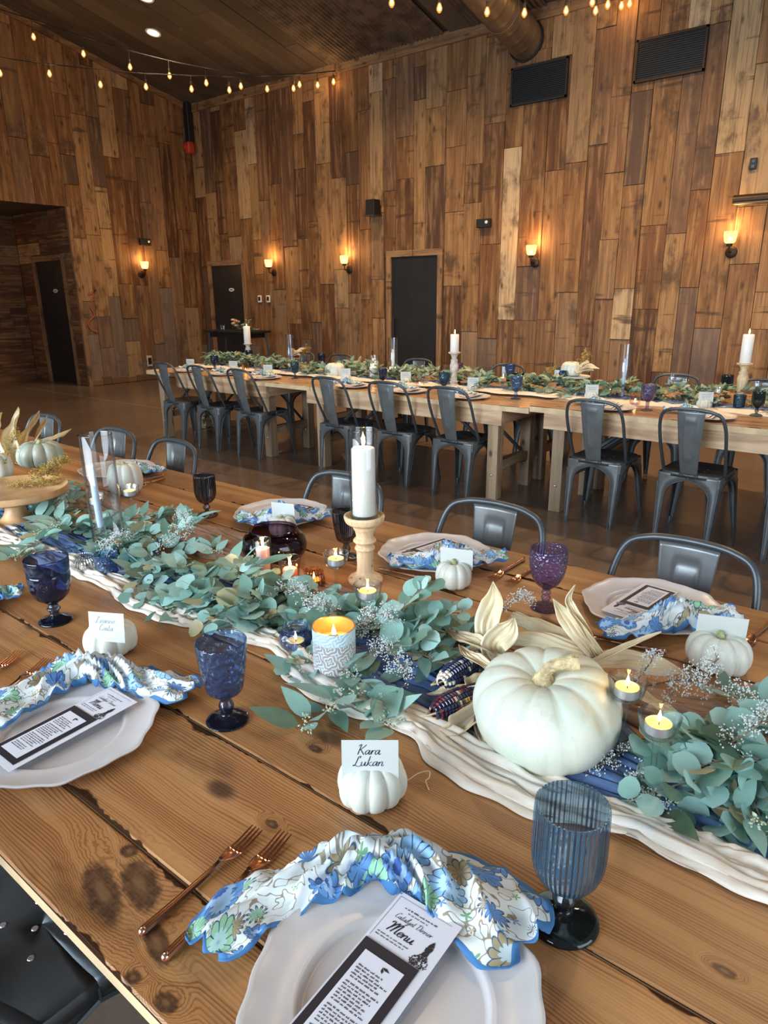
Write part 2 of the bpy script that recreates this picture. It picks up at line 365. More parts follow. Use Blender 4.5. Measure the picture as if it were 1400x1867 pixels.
def tone_mat(name, cols, rough=.5, trans=0, vein=0, spec=.5):
    t = NT(name); tn = t.sep(t.attr('tone', 'Color')); c = t.ramp(tn[0], cols)
    n_ = t.noise(t.obj(), 55., 3); c = t.mix(1., c, t.mix(n_, (.82, .82, .82), (1.15, 1.15, 1.15)), 'MULTIPLY')
    b = t.bsdf(c, rough, Specular_IOR_Level=spec)
    if trans:
        tr = t.n('ShaderNodeBsdfTranslucent'); t.put(tr.inputs[0], c); m = t.n('ShaderNodeMixShader'); m.inputs[0].default_value = trans
        t.t.links.new(b.outputs[0], m.inputs[1]); t.t.links.new(tr.outputs[0], m.inputs[2]); t.t.links.new(m.outputs[0], t.out.inputs[0])
    return t.mat
M['leaf'] = tone_mat('eucalyptus_leaf', [(0, (.07, .13, .075)), (.28, (.20, .36, .29)), (.6, (.31, .52, .46)), (.9, (.42, .63, .58)), (.97, (.46, .41, .23)), (1, (.48, .42, .24))], .44, .15)
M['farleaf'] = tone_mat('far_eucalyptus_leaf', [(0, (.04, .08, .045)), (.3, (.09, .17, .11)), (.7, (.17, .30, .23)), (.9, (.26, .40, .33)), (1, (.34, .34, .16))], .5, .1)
M['twig'] = simple('brown_twig', (.22, .16, .10), .7, var=.3, scale=40)
M['seed'] = simple('eucalyptus_seed', (.50, .58, .42), .55, var=.2, scale=200)
M['statice'] = simple('white_statice_flower', (.60, .64, .64), .7)
M['yellow'] = tone_mat('yellow_dry_flower', [(0, (.30, .26, .05)), (.5, (.56, .36, .06)), (1, (.66, .42, .10))], .7, .2)
M['moss'] = tone_mat('green_herb', [(0, (.05, .10, .02)), (1, (.20, .28, .06))], .7, .2)
M['kernel'] = tone_mat('corn_kernel', [(0, (.014, .018, .05)), (.3, (.02, .03, .085)), (.45, (.07, .02, .04)), (.6, (.17, .025, .03)), (.72, (.55, .30, .08)), (.85, (.62, .50, .34)), (1, (.72, .68, .6))], .22)
def gauze(name, a, b, trans=.35):
    t = NT(name); q = t.attr('uvw'); x, y, z = t.sep(q)[:3]
    w = t.noise(t.comb(t.math('MULTIPLY', x, 9.), t.math('MULTIPLY', y, 190.), 0), 1., 5, .65)
    c = t.mix(t.step(w, .3, .7), a, b)
    bs = t.bsdf(c, .85, 0, t.bump(w, .18, .003)); tr = t.n('ShaderNodeBsdfTranslucent'); t.put(tr.inputs[0], c); m = t.n('ShaderNodeMixShader'); m.inputs[0].default_value = trans
    t.t.links.new(bs.outputs[0], m.inputs[1]); t.t.links.new(tr.outputs[0], m.inputs[2])
    tp = t.n('ShaderNodeBsdfTransparent'); m2 = t.n('ShaderNodeMixShader'); m2.inputs[0].default_value = .03
    t.t.links.new(m.outputs[0], m2.inputs[1]); t.t.links.new(tp.outputs[0], m2.inputs[2]); t.t.links.new(m2.outputs[0], t.out.inputs[0]); return t.mat
M['cream'] = gauze('cream_gauze', (.90, .85, .77), (.74, .61, .48), .12)  # tan streaks paint the shade of the folds into the cloth
M['blue'] = gauze('slate_blue_gauze', (.17, .29, .56), (.09, .15, .32), .2)
def napkin_mat():
    t = NT('floral_napkin_cloth'); q = t.attr('uvw'); tone = t.sep(t.attr('tone', 'Color'))
    def flowers(scale, pet, off):
        v = t.vm('ADD', q, off); nd = t.n('ShaderNodeTexVoronoi'); t.put(nd.inputs['Vector'], v); nd.inputs['Scale'].default_value = scale; nd.inputs['Randomness'].default_value = .75
        d = t.vm('SUBTRACT', v, nd.outputs['Position']); x, y = t.sep(t.vm('SCALE', d, sc=scale))[:2]
        return nd.outputs['Distance'], t.math('ARCTAN2', y, x), nd.outputs['Color']
    d, a, cc = flowers(19., 8, (0, 0, 0)); rnd = t.sep(cc)[0]
    edge = t.math('ADD', .40, t.math('MULTIPLY', t.math('ABSOLUTE', t.math('SINE', t.math('MULTIPLY', a, 5.))), .10))
    rel = t.math('DIVIDE', d, edge)
    pc = t.ramp(rnd, [(0, (.11, .26, .54)), (.38, (.11, .26, .54)), (.39, (.28, .55, .34)), (.66, (.28, .55, .34)), (.67, (.25, .44, .64)), (.86, (.25, .44, .64)), (.87, (.33, .27, .15)), (1, (.33, .27, .15))], 'CONSTANT')
    petal = t.mix(t.step(t.math('ABSOLUTE', t.math('SINE', t.math('MULTIPLY', a, 5.))), .28, .12), pc, (.03, .06, .18))
    petal = t.mix(t.step(rel, .62, .56), petal, t.mix(.5, pc, (.55, .75, .9)))
    petal = t.mix(t.step(rel, .34, .28), petal, (.05, .12, .38))
    base = (.68, .73, .74)
    d2, a2, c2 = flowers(48., 5, (3.1, 1.7, 0)); r2 = t.sep(c2)[1]
    sp = t.ramp(r2, [(0, (.16, .36, .20)), (.35, (.20, .42, .22)), (.36, (.16, .30, .56)), (.6, (.16, .30, .56)), (.61, (.42, .28, .12)), (.8, (.42, .28, .12)), (.81, base), (1, base)], 'CONSTANT')
    star = t.math('ADD', .22, t.math('MULTIPLY', t.math('SINE', t.math('MULTIPLY', a2, 5.)), .13))
    c = t.mix(t.step(t.math('SUBTRACT', d2, star), .05, -.03), base, sp)
    vine = t.math('ABSOLUTE', t.math('SUBTRACT', t.noise(q, 42., 1), .5))
    c = t.mix(t.math('MULTIPLY', t.step(vine, .022, .010), .85), c, (.22, .15, .07))
    c = t.mix(t.step(rel, 1.08, 1.02), c, (.05, .08, .16)); c = t.mix(t.step(rel, 1.0, .95), c, petal)
    c = t.mix(t.step(tone[0], .45, .62), c, (.045, .16, .36))
    bs = t.bsdf(c, .8, 0, t.bump(t.noise(q, 600., 2), .1, .001)); return t.mat
M['napkin'] = napkin_mat()
M['wax'] = simple('ivory_wax', (.84, .82, .76), .45, Subsurface_Weight=.6, Subsurface_Radius=(.05, .03, .015), Subsurface_Scale=.5)
M['waxpink'] = simple('blush_wax', (.80, .52, .46), .45, Subsurface_Weight=.6, Subsurface_Radius=(.05, .03, .02), Subsurface_Scale=.5)
M['waxlit'] = simple('lit_honey_wax', (.92, .68, .28), .4, Subsurface_Weight=.7, Subsurface_Radius=(.03, .015, .006), Subsurface_Scale=.6)  # ivory wax copy with the flame's glow put into its colour
M['waxblue'] = simple('pale_blue_wax', (.55, .66, .84), .4, Subsurface_Weight=.3, Subsurface_Radius=(.02, .02, .03), Subsurface_Scale=.3)
M['flame'] = emit('candle_flame', (1, .74, .36), 14)
M['wick'] = simple('burnt_wick', (.03, .02, .015), .9)
M['tin'] = simple('tealight_tin', (.72, .72, .76), .3, .8)
M['clear'] = thin_glass('clear_glass', (.97, .98, .985), (.50, .55, .57), .01, 1.5)
M['clearrib'] = thin_glass('ribbed_clear_glass', (.94, .955, .97), (.55, .62, .68), .03, 1.5, ribs(26))
M['smokerib'] = thin_glass('smoke_blue_ribbed_glass', (.68, .78, .85), (.24, .31, .38), .03, 1.5, ribs(44), body=(.14, .27, .38, .17))
M['smoke'] = thin_glass('smoke_blue_glass', (.42, .50, .55), (.10, .14, .17), .03, 1.5, body=(.03, .05, .06))
M['cobalt'] = thin_glass('cobalt_embossed_glass', (.60, .72, .88), (.20, .28, .46), .04, 1.5, emboss(95), body=(.09, .15, .30))
M['cobaltdark'] = thin_glass('deep_cobalt_glass', (.42, .50, .70), (.09, .12, .24), .04, 1.5, emboss(60, .6), body=(.015, .03, .09))
M['purple'] = thin_glass('purple_textured_glass', (.74, .67, .84), (.32, .26, .46), .05, 1.5, emboss(150), body=(.17, .13, .26))
M['charcoal'] = thin_glass('charcoal_glass', (.52, .56, .62), (.16, .17, .20), .04, 1.5, ribs(40), body=(.03, .035, .045))
M['plum'] = thin_glass('dark_plum_glass', (.42, .32, .38), (.10, .06, .09), .02, 1.5)
M['amber'] = thin_glass('amber_glass', (.90, .72, .50), (.5, .28, .12), .03, 1.5, ribs(18))
M['votiveblue'] = thin_glass('blue_hobnail_glass', (.62, .74, .88), (.24, .34, .50), .04, 1.5, emboss(140), body=(.10, .20, .36))
M['teal'] = thin_glass('teal_blue_glass', (.44, .60, .70), (.10, .18, .26), .04, 1.5, emboss(90), body=(.02, .09, .16))
M['blushglass'] = thin_glass('blush_glass', (.98, .90, .86), (.8, .62, .54), .03, 1.5)
def candlewood():
    t = NT('turned_pale_wood'); o = t.obj(); g = t.noise(t.vm('MULTIPLY', o, (90, 90, 9)), 1., 4); c = t.mix(t.step(g, .3, .7), (.72, .53, .33), (.56, .38, .21))
    c = t.mix(t.step(t.vor(t.vm('MULTIPLY', o, (1, 1, .6)), 30.), .12, .06), c, (.22, .11, .05)); t.bsdf(c, .5); return t.mat
M['candlewood'] = candlewood()
M['greywood'] = simple('whitewashed_wood', (.56, .50, .44), .65, var=.25, scale=30)
M['standwood'] = simple('light_wood_board', (.50, .29, .135), .4, var=.3, scale=10)
M['ceramic'] = simple('white_ceramic', (.80, .80, .78), .25)
def lantern_mat():
    t = NT('patterned_pale_blue_ceramic'); x, y, z = t.sep(t.obj())[:3]; a = t.math('MULTIPLY', t.math('ARCTAN2', y, x), 9/(2*PI)); b = t.math('MULTIPLY', z, 32.)
    u = t.math('SUBTRACT', t.math('FRACT', a), .5); w = t.math('SUBTRACT', t.math('FRACT', b), .5)
    r = t.math('POWER', t.math('ADD', t.math('POWER', u, 2.), t.math('POWER', w, 2.)), .5); th = t.math('ARCTAN2', w, u)
    k = t.math('SINE', t.math('ADD', t.math('MULTIPLY', r, 24.), t.math('MULTIPLY', t.math('SINE', t.math('MULTIPLY', th, 4.)), 1.6)))
    c = t.mix(t.step(k, -.1, .35), (.50, .36, .31), (.66, .78, .82)); c = t.mix(t.step(t.math('ABSOLUTE', k), .16, .04), c, (.30, .40, .46))
    c = t.mix(t.step(z, .078, .080), c, (.62, .74, .80)); t.bsdf(c, .5, 0, t.bump(k, .4, .002)); return t.mat
M['lantern'] = lantern_mat()
M['gold'] = simple('gold_lining', (.80, .50, .20), .3, .8)
M['bulb'] = emit('warm_bulb', (1, .62, .22), 9)
def bulbglass():
    t = NT('amber_bulb_glass'); a = t.n('ShaderNodeBsdfTransparent'); a.inputs[0].default_value = (1, .9, .75, 1)
    e = t.n('ShaderNodeEmission'); e.inputs[0].default_value = (1, .42, .07, 1); e.inputs[1].default_value = 1.1
    m = t.n('ShaderNodeMixShader'); m.inputs[0].default_value = .55; t.t.links.new(a.outputs[0], m.inputs[1]); t.t.links.new(e.outputs[0], m.inputs[2]); t.t.links.new(m.outputs[0], t.out.inputs[0]); return t.mat
M['bulbglass'] = bulbglass()
M['candisc'] = emit('recessed_lamp', (1, .86, .62), 9)
def shade_mat():
    t = NT('frosted_lamp_glass'); a = t.n('ShaderNodeBsdfTransparent'); a.inputs[0].default_value = (1, .9, .75, 1)
    e = t.n('ShaderNodeEmission'); e.inputs[0].default_value = (1, .60, .24, 1); e.inputs[1].default_value = 2.0
    m = t.n('ShaderNodeMixShader'); m.inputs[0].default_value = .6; t.t.links.new(a.outputs[0], m.inputs[1]); t.t.links.new(e.outputs[0], m.inputs[2]); t.t.links.new(m.outputs[0], t.out.inputs[0]); return t.mat
M['shade'] = shade_mat()
# ------------------------------------------------------------------ the room
g = G(); g.add([(-15, -2, 0), (3.5, -2, 0), (3.5, YB+.1, 0), (-15, YB+.1, 0)], [(0, 1, 2, 3)])
struct(g.obj('floor', M['floor'], smooth=False))
def plank_wall(g, x0, x1, top, place, wmin=.15, wmax=.24, holes=(), seed=1, tones=None, z0=0, greylow=0):
    r = random.Random(seed); x = x0
    while x < x1-.01:
        w = min(r.uniform(wmin, wmax), x1-x)
        if x1-(x+w) < .06: w = x1-x
        zt = top(x+w/2); z = z0-r.uniform(0, 1.2)
        while z < zt:
            L = r.choice((r.uniform(.4, .9), r.uniform(1.0, 2.2), r.uniform(.9, 1.9), r.uniform(1.2, 2.6))); a, b = max(z, z0), min(z+L, zt)
            z += L
            if b-a < .02: continue
            segs = [(a, b)]
            for (hx0, hx1, hz0, hz1) in holes:
                if x+w > hx0+.002 and x < hx1-.002:
                    ns = []
                    for (p, q) in segs:
                        if q <= hz0 or p >= hz1: ns.append((p, q)); continue
                        if p < hz0: ns.append((p, hz0))
                        if q > hz1: ns.append((hz1, q))
                    segs = ns
            t = r.random()**.9; d = r.choice((0, 0, .004, .008, .013)); sd = r.uniform(0, 900)
            gl = max(0, 1-(a+b)/2/1.6)*greylow  # greys low boards: partly grey timber, partly daylight painted into the colour
            g.setone(t, min(1, max(0, r.uniform(-.6, .35)+gl)), r.random())
            for (p, q) in segs:
                e = .0015; qa = [(x+e, p+e), (x+w-e, p+e), (x+w-e, q-e), (x+e, q-e)]
                vs = [place(u, v, 0) for u, v in qa]+[place(u+(.002 if i in (0, 3) else -.002), v+(.002 if i < 2 else -.002), .012+d) for i, (u, v) in enumerate(qa)]
                uv = [(u-x, v, sd) for u, v in qa]*2
                g.add(vs, [(4, 5, 6, 7), (0, 1, 5, 4), (1, 2, 6, 5), (2, 3, 7, 6), (3, 0, 4, 7)], 0, uv)
        x += w
# back wall (faces -Y)
g = G(); g.setone(.1, .3, 0)
g.add([(XL-.2, YB+.03, 0), (2.5, YB+.03, 0), (2.5, YB+.03, CEIL(YB)), (XL-.2, YB+.03, CEIL(YB))], [(0, 1, 2, 3)], 0, [(0, 0, 0)]*4)
D2 = (-11.50, -10.60, 0, 2.06); DM = (-7.07, -6.19, 0, 2.06)
plank_wall(g, XL, 2.5, lambda x: CEIL(YB), lambda u, v, d: (u, YB+.02-d, v), holes=[D2, DM], seed=5, greylow=.75, wmin=.21, wmax=.37)
struct(g.obj('wall_back', M['wallwood'], smooth=False))
# left wall (faces +X) from the alcove corner to the back corner, carried on as a header over the alcove
YA = 6.46; HZ = 2.93
g = G(); g.setone(.1, .3, 0)
g.add([(XL-.03, YA, 0), (XL-.03, YB+.1, 0), (XL-.03, YB+.1, CEIL(YB)), (XL-.03, YA, CEIL(YA))], [(0, 1, 2, 3)], 0, [(0, 0, 0)]*4)
g.add([(XL-.03, 0, HZ), (XL-.03, YA, HZ), (XL-.03, YA, CEIL(YA)), (XL-.03, 0, CEIL(0))], [(0, 1, 2, 3)], 0, [(0, 0, 0)]*4)
plank_wall(g, YA, YB, lambda y: CEIL(y), lambda u, v, d: (XL-.02+d, u, v), seed=11, wmin=.22, wmax=.33, greylow=1.3)
plank_wall(g, 2.2, YA, lambda y: CEIL(y), lambda u, v, d: (XL-.02+d, u, v), seed=12, z0=HZ, wmin=.22, wmax=.33)
struct(g.obj('wall_left', M['wallwood'], smooth=False))
# alcove
XA = -13.75
g = G()
def hplanks(g, x0, x1, place, ztop, seed, holes=()):
    r = random.Random(seed); z = 0
    while z < ztop:
        w = r.uniform(.13, .22); zz = min(z+w, ztop); x = x0-r.uniform(0, 1)
        while x < x1:
            L = r.uniform(.9, 2.2); a, b = max(x, x0), min(x+L, x1); x += L
            if b-a < .02: continue
            segs = [(a, b)]
            for (h0, h1, k0, k1) in holes:
                if zz > k0+.01 and z < k1-.01:
                    ns = []
                    for p, q in segs:
                        if q <= h0 or p >= h1: ns.append((p, q)); continue
                        if p < h0: ns.append((p, h0))
                        if q > h1: ns.append((h1, q))
                    segs = ns
            g.setone(r.uniform(.8, .95) if 1.95 < z < 2.3 and r.random() < .7 else r.choice((r.uniform(0, .2), r.uniform(.05, .35), r.uniform(.2, .5))), r.uniform(0, .15), 0); d = r.choice((0, .004, .008)); sd = r.uniform(0, 900)
            for p, q in segs:
                e = .0015; qa = [(p+e, z+e), (q-e, z+e), (q-e, zz-e), (p+e, zz-e)]
                vs = [place(u, v, 0) for u, v in qa]+[place(u, v, .012+d) for u, v in qa]
                g.add(vs, [(4, 5, 6, 7), (0, 1, 5, 4), (1, 2, 6, 5), (2, 3, 7, 6), (3, 0, 4, 7)], 0, [(v-z, u, sd) for u, v in qa]*2)
        z = zz
DL = (-13.17, -12.24, 0, 2.12)
g.setone(.05, .2, 0); g.add([(XA-.1, YA+.03, 0), (XL-.03, YA+.03, 0), (XL-.03, YA+.03, HZ), (XA-.1, YA+.03, HZ)], [(0, 1, 2, 3)], 0, [(0, 0, 0)]*4)
hplanks(g, XA, XL-.03, lambda u, v, d: (u, YA+.02-d, v), HZ, 3, [DL])
struct(g.obj('wall_alcove_side', M['wallwood'], smooth=False))
g = G(); g.setone(.05, .2, 0); g.add([(XA-.03, 1.0, 0), (XA-.03, YA+.1, 0), (XA-.03, YA+.1, HZ), (XA-.03, 1.0, HZ)], [(0, 1, 2, 3)], 0, [(0, 0, 0)]*4)
hplanks(g, 2.2, YA, lambda u, v, d: (XA-.02+d, u, v), HZ, 4)
struct(g.obj('wall_alcove_left', M['wallwood'], smooth=False))
g = G(); g.setone(.3, .2, 0); g.box((XA-.1, 1.0, HZ), (XL-.03, YA+.1, HZ+.1), uv=[(i*.1, i*.2, 3) for i in range(8)]); struct(g.obj('ceiling_alcove', M['ceilwood'], smooth=False))
point_light('alcove_added_glow', (-13.3, 4.8, 2.1), 9, (1, .5, .2), .06)  # added warm glow for the alcove boards, no fixture there
# ceiling: boards and rusted corrugated sheets running up the slope
g = G(); r = random.Random(3)
def cz(x, y, d): return (x, y, CEIL(y)-d)
g.setone(.2, 0, 0); g.add([cz(XL-.2, 0, -.04), cz(3, 0, -.04), cz(3, YB+.1, -.04), cz(XL-.2, YB+.1, -.04)], [(0, 3, 2, 1)], 0, [(0, 0, 0)]*4)
x = XL
while x < 2.8:
    w = r.uniform(.24, .36)
    if -8.1 < x < -6.2 or -5.6 < x < -4.7: x += w; continue
    y = 1.2-r.uniform(0, 1.5)
    while y < YB:
        L = r.uniform(1.2, 3.2); a, b = max(1.2, y), min(YB, y+L); y += L
        if b-a < .02: continue
        g.setone(r.random(), 0, 0); sd = r.uniform(0, 99); d = r.choice((0, .005, .01)); e = .002
        qa = [(x+e, a), (x+w-e, a), (x+w-e, b), (x+e, b)]
        g.add([cz(u, v, -.03) for u, v in qa]+[cz(u, v, d) for u, v in qa], [(4, 7, 6, 5), (0, 4, 5, 1), (1, 5, 6, 2), (2, 6, 7, 3), (3, 7, 4, 0)], 0, [(u-x, v, sd) for u, v in qa]*2)
    x += w
for (x0, x1) in ((-8.2, -6.1), (-5.65, -4.6)):
    n = int((x1-x0)/.0085); n -= n % 2
    for (a, b) in ((1.2, 4.4), (4.3, 7.35), (7.25, YB)):
        P = [[cz(x0+(x1-x0)*i/n, y, .010+.008*math.sin(2*PI*(x1-x0)*i/n/.068)+(0 if y == a else .002)) for y in (a, b)] for i in range(n+1)]
        g.grid(P, 1)
struct(g.obj('ceiling', [M['ceilwood'], M['corr']], smooth=False))
def board(name, pts, seed=0, mat='trimwood', tone=.5):  # plank box between corner lists
    g = G(); g.setone(tone, .1, 0); a, b = pts; L = [b[i]-a[i] for i in range(3)]; ax = L.index(max(L))
    c = [(a[0], a[1], a[2]), (b[0], a[1], a[2]), (b[0], b[1], a[2]), (a[0], b[1], a[2]), (a[0], a[1], b[2]), (b[0], a[1], b[2]), (b[0], b[1], b[2]), (a[0], b[1], b[2])]
    uv = [((p[(ax+1) % 3]+p[(ax+2) % 3]), p[ax], seed) for p in c]
    g.box(a, b, uv=uv); return struct(g.obj(name, M[mat], smooth=False))
board('trim_1', ((XL, YB-.035, CEIL(YB)-.13), (2.5, YB+.01, CEIL(YB)+.02)), 5)
g = G(); g.setone(.4, .1, 0)
vs = [(XL+.04, YA-4, CEIL(YA-4)-.1), (XL+.04, YB, CEIL(YB)-.1), (XL+.04, YB, CEIL(YB)+.02), (XL+.04, YA-4, CEIL(YA-4)+.02)]
g.add(vs+[(p[0]-.06, p[1], p[2]) for p in vs], [(0, 1, 2, 3), (4, 7, 6, 5), (0, 4, 5, 1), (2, 6, 7, 3)], 0, [(p[2], p[1], 2) for p in vs]*2)
struct(g.obj('trim_2', M['trimwood'], smooth=False))
k = 3
def door(n, X0, X1, Z1, y, sign=True, pull=False, tr=.09):
    g = G(); g.bbox((X0+.004, y-.005, .012), (X1-.004, y+.04, Z1-.004), .004)
    d = struct(g.obj('door_%d' % n, M['doorblack'], smooth=False))
    if sign:
        s = G(); cx = X0+(X1-X0)*.62; s.tube([(cx, y-.006, 1.62), (cx, y-.012, 1.62)], 1, 24, sx=.032, sy=.075, up=(0, 0, 1)); p = s.obj('door_sign', M['white'], d)
        s = G(); s.box((cx-.04, y-.014, 1.608), (cx+.04, y-.0115, 1.63)); s.obj('sign_text', M['inkgrey'], p)
    else:
        s = G(); s.tube([(X0+.07, y-.05, .82), (X0+.07, y-.05, 1.16)], .012, 8); s.tube([(X0+.07, y, .86), (X0+.07, y-.05, .86)], .009, 8); s.tube([(X0+.07, y, 1.12), (X0+.07, y-.05, 1.12)], .009, 8); s.obj('door_handle', M['black'], d)
    global k
    for a, b in (((X0-tr, y-.03, 0), (X0, y+.03, Z1)), ((X1, y-.03, 0), (X1+tr, y+.03, Z1)), ((X0-tr, y-.03, Z1), (X1+tr, y+.03, Z1+tr))):
        k += 1; board('trim_%d' % k, (a, b), k, tone=.7)
door(1, *DL[:2], DL[3], YA+.02)
door(2, *D2[:2], D2[3], YB+.02)
door(3, *DM[:2], DM[3], YB+.02, sign=False)
board('trim_20', ((XL-.02, YA-.03, 0), (XL+.03, YA+.03, HZ)), 9, tone=.8)
g = G(); g.setone(.25, .2, 0); r = random.Random(8); y = YA+.03
while y < YB:
    L = r.uniform(.15, .4); g.setone(r.uniform(0, .5), .4, 0); h = r.uniform(.10, .15); g.bbox((XL-.01, y, 0), (XL+.03+r.uniform(0, .02), min(y+L, YB), h), .012); y += L
struct(g.obj('baseboard_left', M['wallwood'], smooth=False))
# painted squiggle on the left wall boards
gp = G(); pts = [atX(u, v, XL+.016) for u, v in ((160, 536), (170, 533), (173, 529), (168, 545), (165, 560), (170, 568), (172, 575), (164, 583), (161, 592), (168, 601), (178, 604))]
P = cr(pts, 6)
gp.grid([[p+Vector((0, -.014, .006)), p+Vector((0, .014, -.006))] for p in P]); gp.grid([[p+Vector((.001, 0, .02)), p+Vector((.001, .004, -.02))] for p in P])
tag(gp.obj('painted_mark', simple('faded_red_paint', (.36, .10, .05), .8), smooth=False), 'faded red painted squiggle on the left wall boards near the alcove corner', 'painted mark')
# ------------------------------------------------------------------ fixtures
def vent(x0, x1, z0, z1, label):
    t = thing('vent_grille', label, 'vent', ((x0+x1)/2, YB, z0)); w = (x1-x0)/2; h = z1-z0
    g = G(); g.box((-w, -.012, 0), (w, 0, h)); g.obj('back_plate', M['black'], t, False)
    g = G()
    for a, b in (((-w, -.035, 0), (w, -.005, .028)), ((-w, -.035, h-.028), (w, -.005, h)), ((-w, -.035, 0), (-w+.028, -.005, h)), ((w-.028, -.035, 0), (w, -.005, h))): g.bbox(a, b, .003)
    g.obj('grille_frame', M['bronze'] if 'right' in label else M['black'], t, False)
    g = G(); n = 18
    for i in range(n):
        z = .035+(h-.07)*i/(n-1); g.box((-w+.02, -.03, z-.0035), (w-.02, -.012, z+.0035))
    g.obj('louvers', M['black'], t, False); return t
vent(-5.065, -4.28, 3.825, 4.265, 'black louvered wall vent just below the round duct')
vent(-3.45, -2.665, 3.825, 4.265, 'black louvered wall vent right of the duct, with a raised frame')
# spiral duct entering the back wall
t = thing('spiral_duct', 'large round metal air duct under the ceiling entering the back wall', 'duct', (-4.885, YB, 4.55))
def rfd(a, i, r, z): return (r, z)
Rm = Matrix.Rotation(PI/2, 3, 'X')
g = G(); prof = []
L = 3.2
for i in range(161):
    z = L*i/160; prof.append((.225+(.005 if i % 9 == 0 else 0), z))
g.lathe(prof, 40, R=Matrix(((1, 0, 0), (0, 0, -1), (0, .235, 1))) @ Matrix.Rotation(0, 3, 'X') if False else Matrix(((1, 0, 0), (0, 0, -1), (0, 1, .235))))
g.obj('duct_body', M['duct'], t)
g = G(); g.lathe([(.215, 0), (.243, .0), (.243, .03), (.23, .03)], 40, R=Rm); g.obj('wall_collar', M['black'], t)
g = G(); g.lathe([(.228, .62), (.238, .62), (.238, .66), (.228, .66)], 40, R=Matrix(((1, 0, 0), (0, 0, -1), (0, 1, .235)))); g.obj('joint_band', M['duct'], t)
# recessed lamps
for i, (u, v, lb) in enumerate(((279, 58, 'round recessed ceiling light glowing above the left string lights'), (265, -6, 'round recessed ceiling light cut off by the photo top edge'))):
    d = ray(u, v); tt = (CEIL(0)-H)/(d[2]+.235*d[1]); p = Vector((d[0]*tt, d[1]*tt, H+d[2]*tt))
    t = thing('ceiling_light', lb, 'ceiling light', (p.x, p.y, p.z-.015)); t.rotation_euler = (-math.atan(.235), 0, 0)
    g = G(); g.lathe([(.085, .0), (.11, -.004), (.115, .004), (.11, .02)], 32); g.obj('lamp_trim', M['white'], t)
    g = G(); g.lathe([(.001, .002), (.09, .002)], 32); g.obj('lamp_lens', M['candisc'], t)
# wall sconces
def sconce(loc, rz, lb):
    t = thing('wall_sconce', lb, 'wall lamp', loc, rz, 'glass wall sconces')       # local: wall plane y=0, room at -y
    g = G(); g.lathe([(.001, .025), (.045, .022), (.062, .012), (.065, 0)], 28, R=Matrix.Rotation(PI/2, 3, 'X')); g.obj('backplate', M['bronze'], t)
    g = G(); g.tube(cr([(0, -.015, 0), (0, -.07, -.005), (0, -.115, .0), (0, -.125, .05), (0, -.125, .075)], 5), .009, 8); g.lathe([(.001, .06), (.03, .06), (.034, .085), (.012, .09)], 20, at=(0, -.125, 0)); g.obj('arm', M['bronze'], t)
    g = G(); g.lathe([(.03, .088), (.050, .095), (.061, .115), (.064, .145), (.069, .160), (.072, .20), (.071, .215)], 28, at=(0, -.125, 0)); g.obj('lamp_shade', M['shade'], t)
    g = G(); g.sphere((0, -.125, .135), .024, 14, 8); g.obj('light_bulb', M['bulb'], t)
    point_light('sconce_glow', (0, -.13, .27), 7, (1, .55, .2), .04, t); return t
sconce((-9.72, YB, 1.9), 0, 'glowing glass wall sconce beside the black door with a sign, above the thermostats')
sconce((-7.93, YB, 1.9), 0, 'glowing glass wall sconce just left of the plain middle door')
sconce((-4.60, YB, 1.9), 0, 'glowing glass wall sconce right of the plain middle door')
sconce((-2.15, YB, 1.93), 0, 'glowing glass wall sconce furthest right, under the black bar fixture')
sconce((XL, 7.72, 1.9), PI/2, 'glowing glass wall sconce on the left wall under an emergency light')
def wallbox(name, loc, rz, w, h, d, mat, lb, cat, group=None):
    t = thing(name, lb, cat, loc, rz, group); g = G(); g.bbox((-w/2, -d, -h/2), (w/2, 0, h/2), .006); g.obj('housing', mat, t, False); return t
for loc, rz, lb in (((-5.39, YB-.01, 2.44), 0, 'small black emergency light on the back wall right of the middle door'), ((XL+.01, 7.83, 2.45), PI/2, 'small black emergency light above the left wall sconce')):
    t = wallbox('emergency_light', loc, rz, .21, .115, .07, M['black'], lb, 'emergency light', 'emergency lights')
    g = G(); g.lathe([(.001, .012), (.02, .01), (.022, 0)], 14, at=(.06, -.07, .01), R=Matrix.Rotation(PI/2, 3, 'X')); g.obj('lamp_lens', M['white'], t)
t = wallbox('wall_speaker', (-7.305, YB-.06, 2.78), 0, .17, .22, .16, M['black'], 'small black box speaker bracketed on the back wall above the middle door', 'speaker')
g = G(); g.box((-.02, -.02, -.03), (.02, .07, .03)); g.box((-.10, -.19, -.125), (.10, .02, -.11)); g.tube([(-.05, -.1, -.12), (-.05, -.1, -.2)], .008); g.tube([(.03, -.1, -.12), (.03, -.1, -.22)], .008); g.obj('bracket', M['steeldark'], t, False)
for x, lb in ((-10.12, 'white thermostat nearer the signed black door'), (-9.89, 'white thermostat directly under the sconce, further right of the pair')):
    t = wallbox('thermostat', (x, YB-.01, 1.45), 0, .095, .125, .025, M['white'], lb, 'thermostat', 'thermostats'); g = G(); g.box((-.028, -.028, -.032), (.028, -.024, .038)); g.obj('display', M['black'], t, False)
t = wallbox('wall_switch', (-2.04, YB-.01, 2.83), 0, .075, .115, .012, M['black'], 'black wall outlet plate high on the right of the back wall', 'outlet'); g = G(); g.box((-.016, -.018, .012), (.016, -.011, .04)); g.obj('socket_face', M['steeldark'], t, False); g = G(); g.box((-.016, -.018, -.04), (.016, -.011, -.012)); g.obj('socket_face', M['steeldark'], t, False)
t = wallbox('wall_outlet', (XL+.01, 7.68, .35), PI/2, .11, .2, .02, M['greywood'], 'floor-level outlet with black socket on the left wall', 'outlet'); g = G(); g.box((-.035, -.026, -.06), (.035, -.019, .06)); g.obj('socket_face', M['black'], t, False)
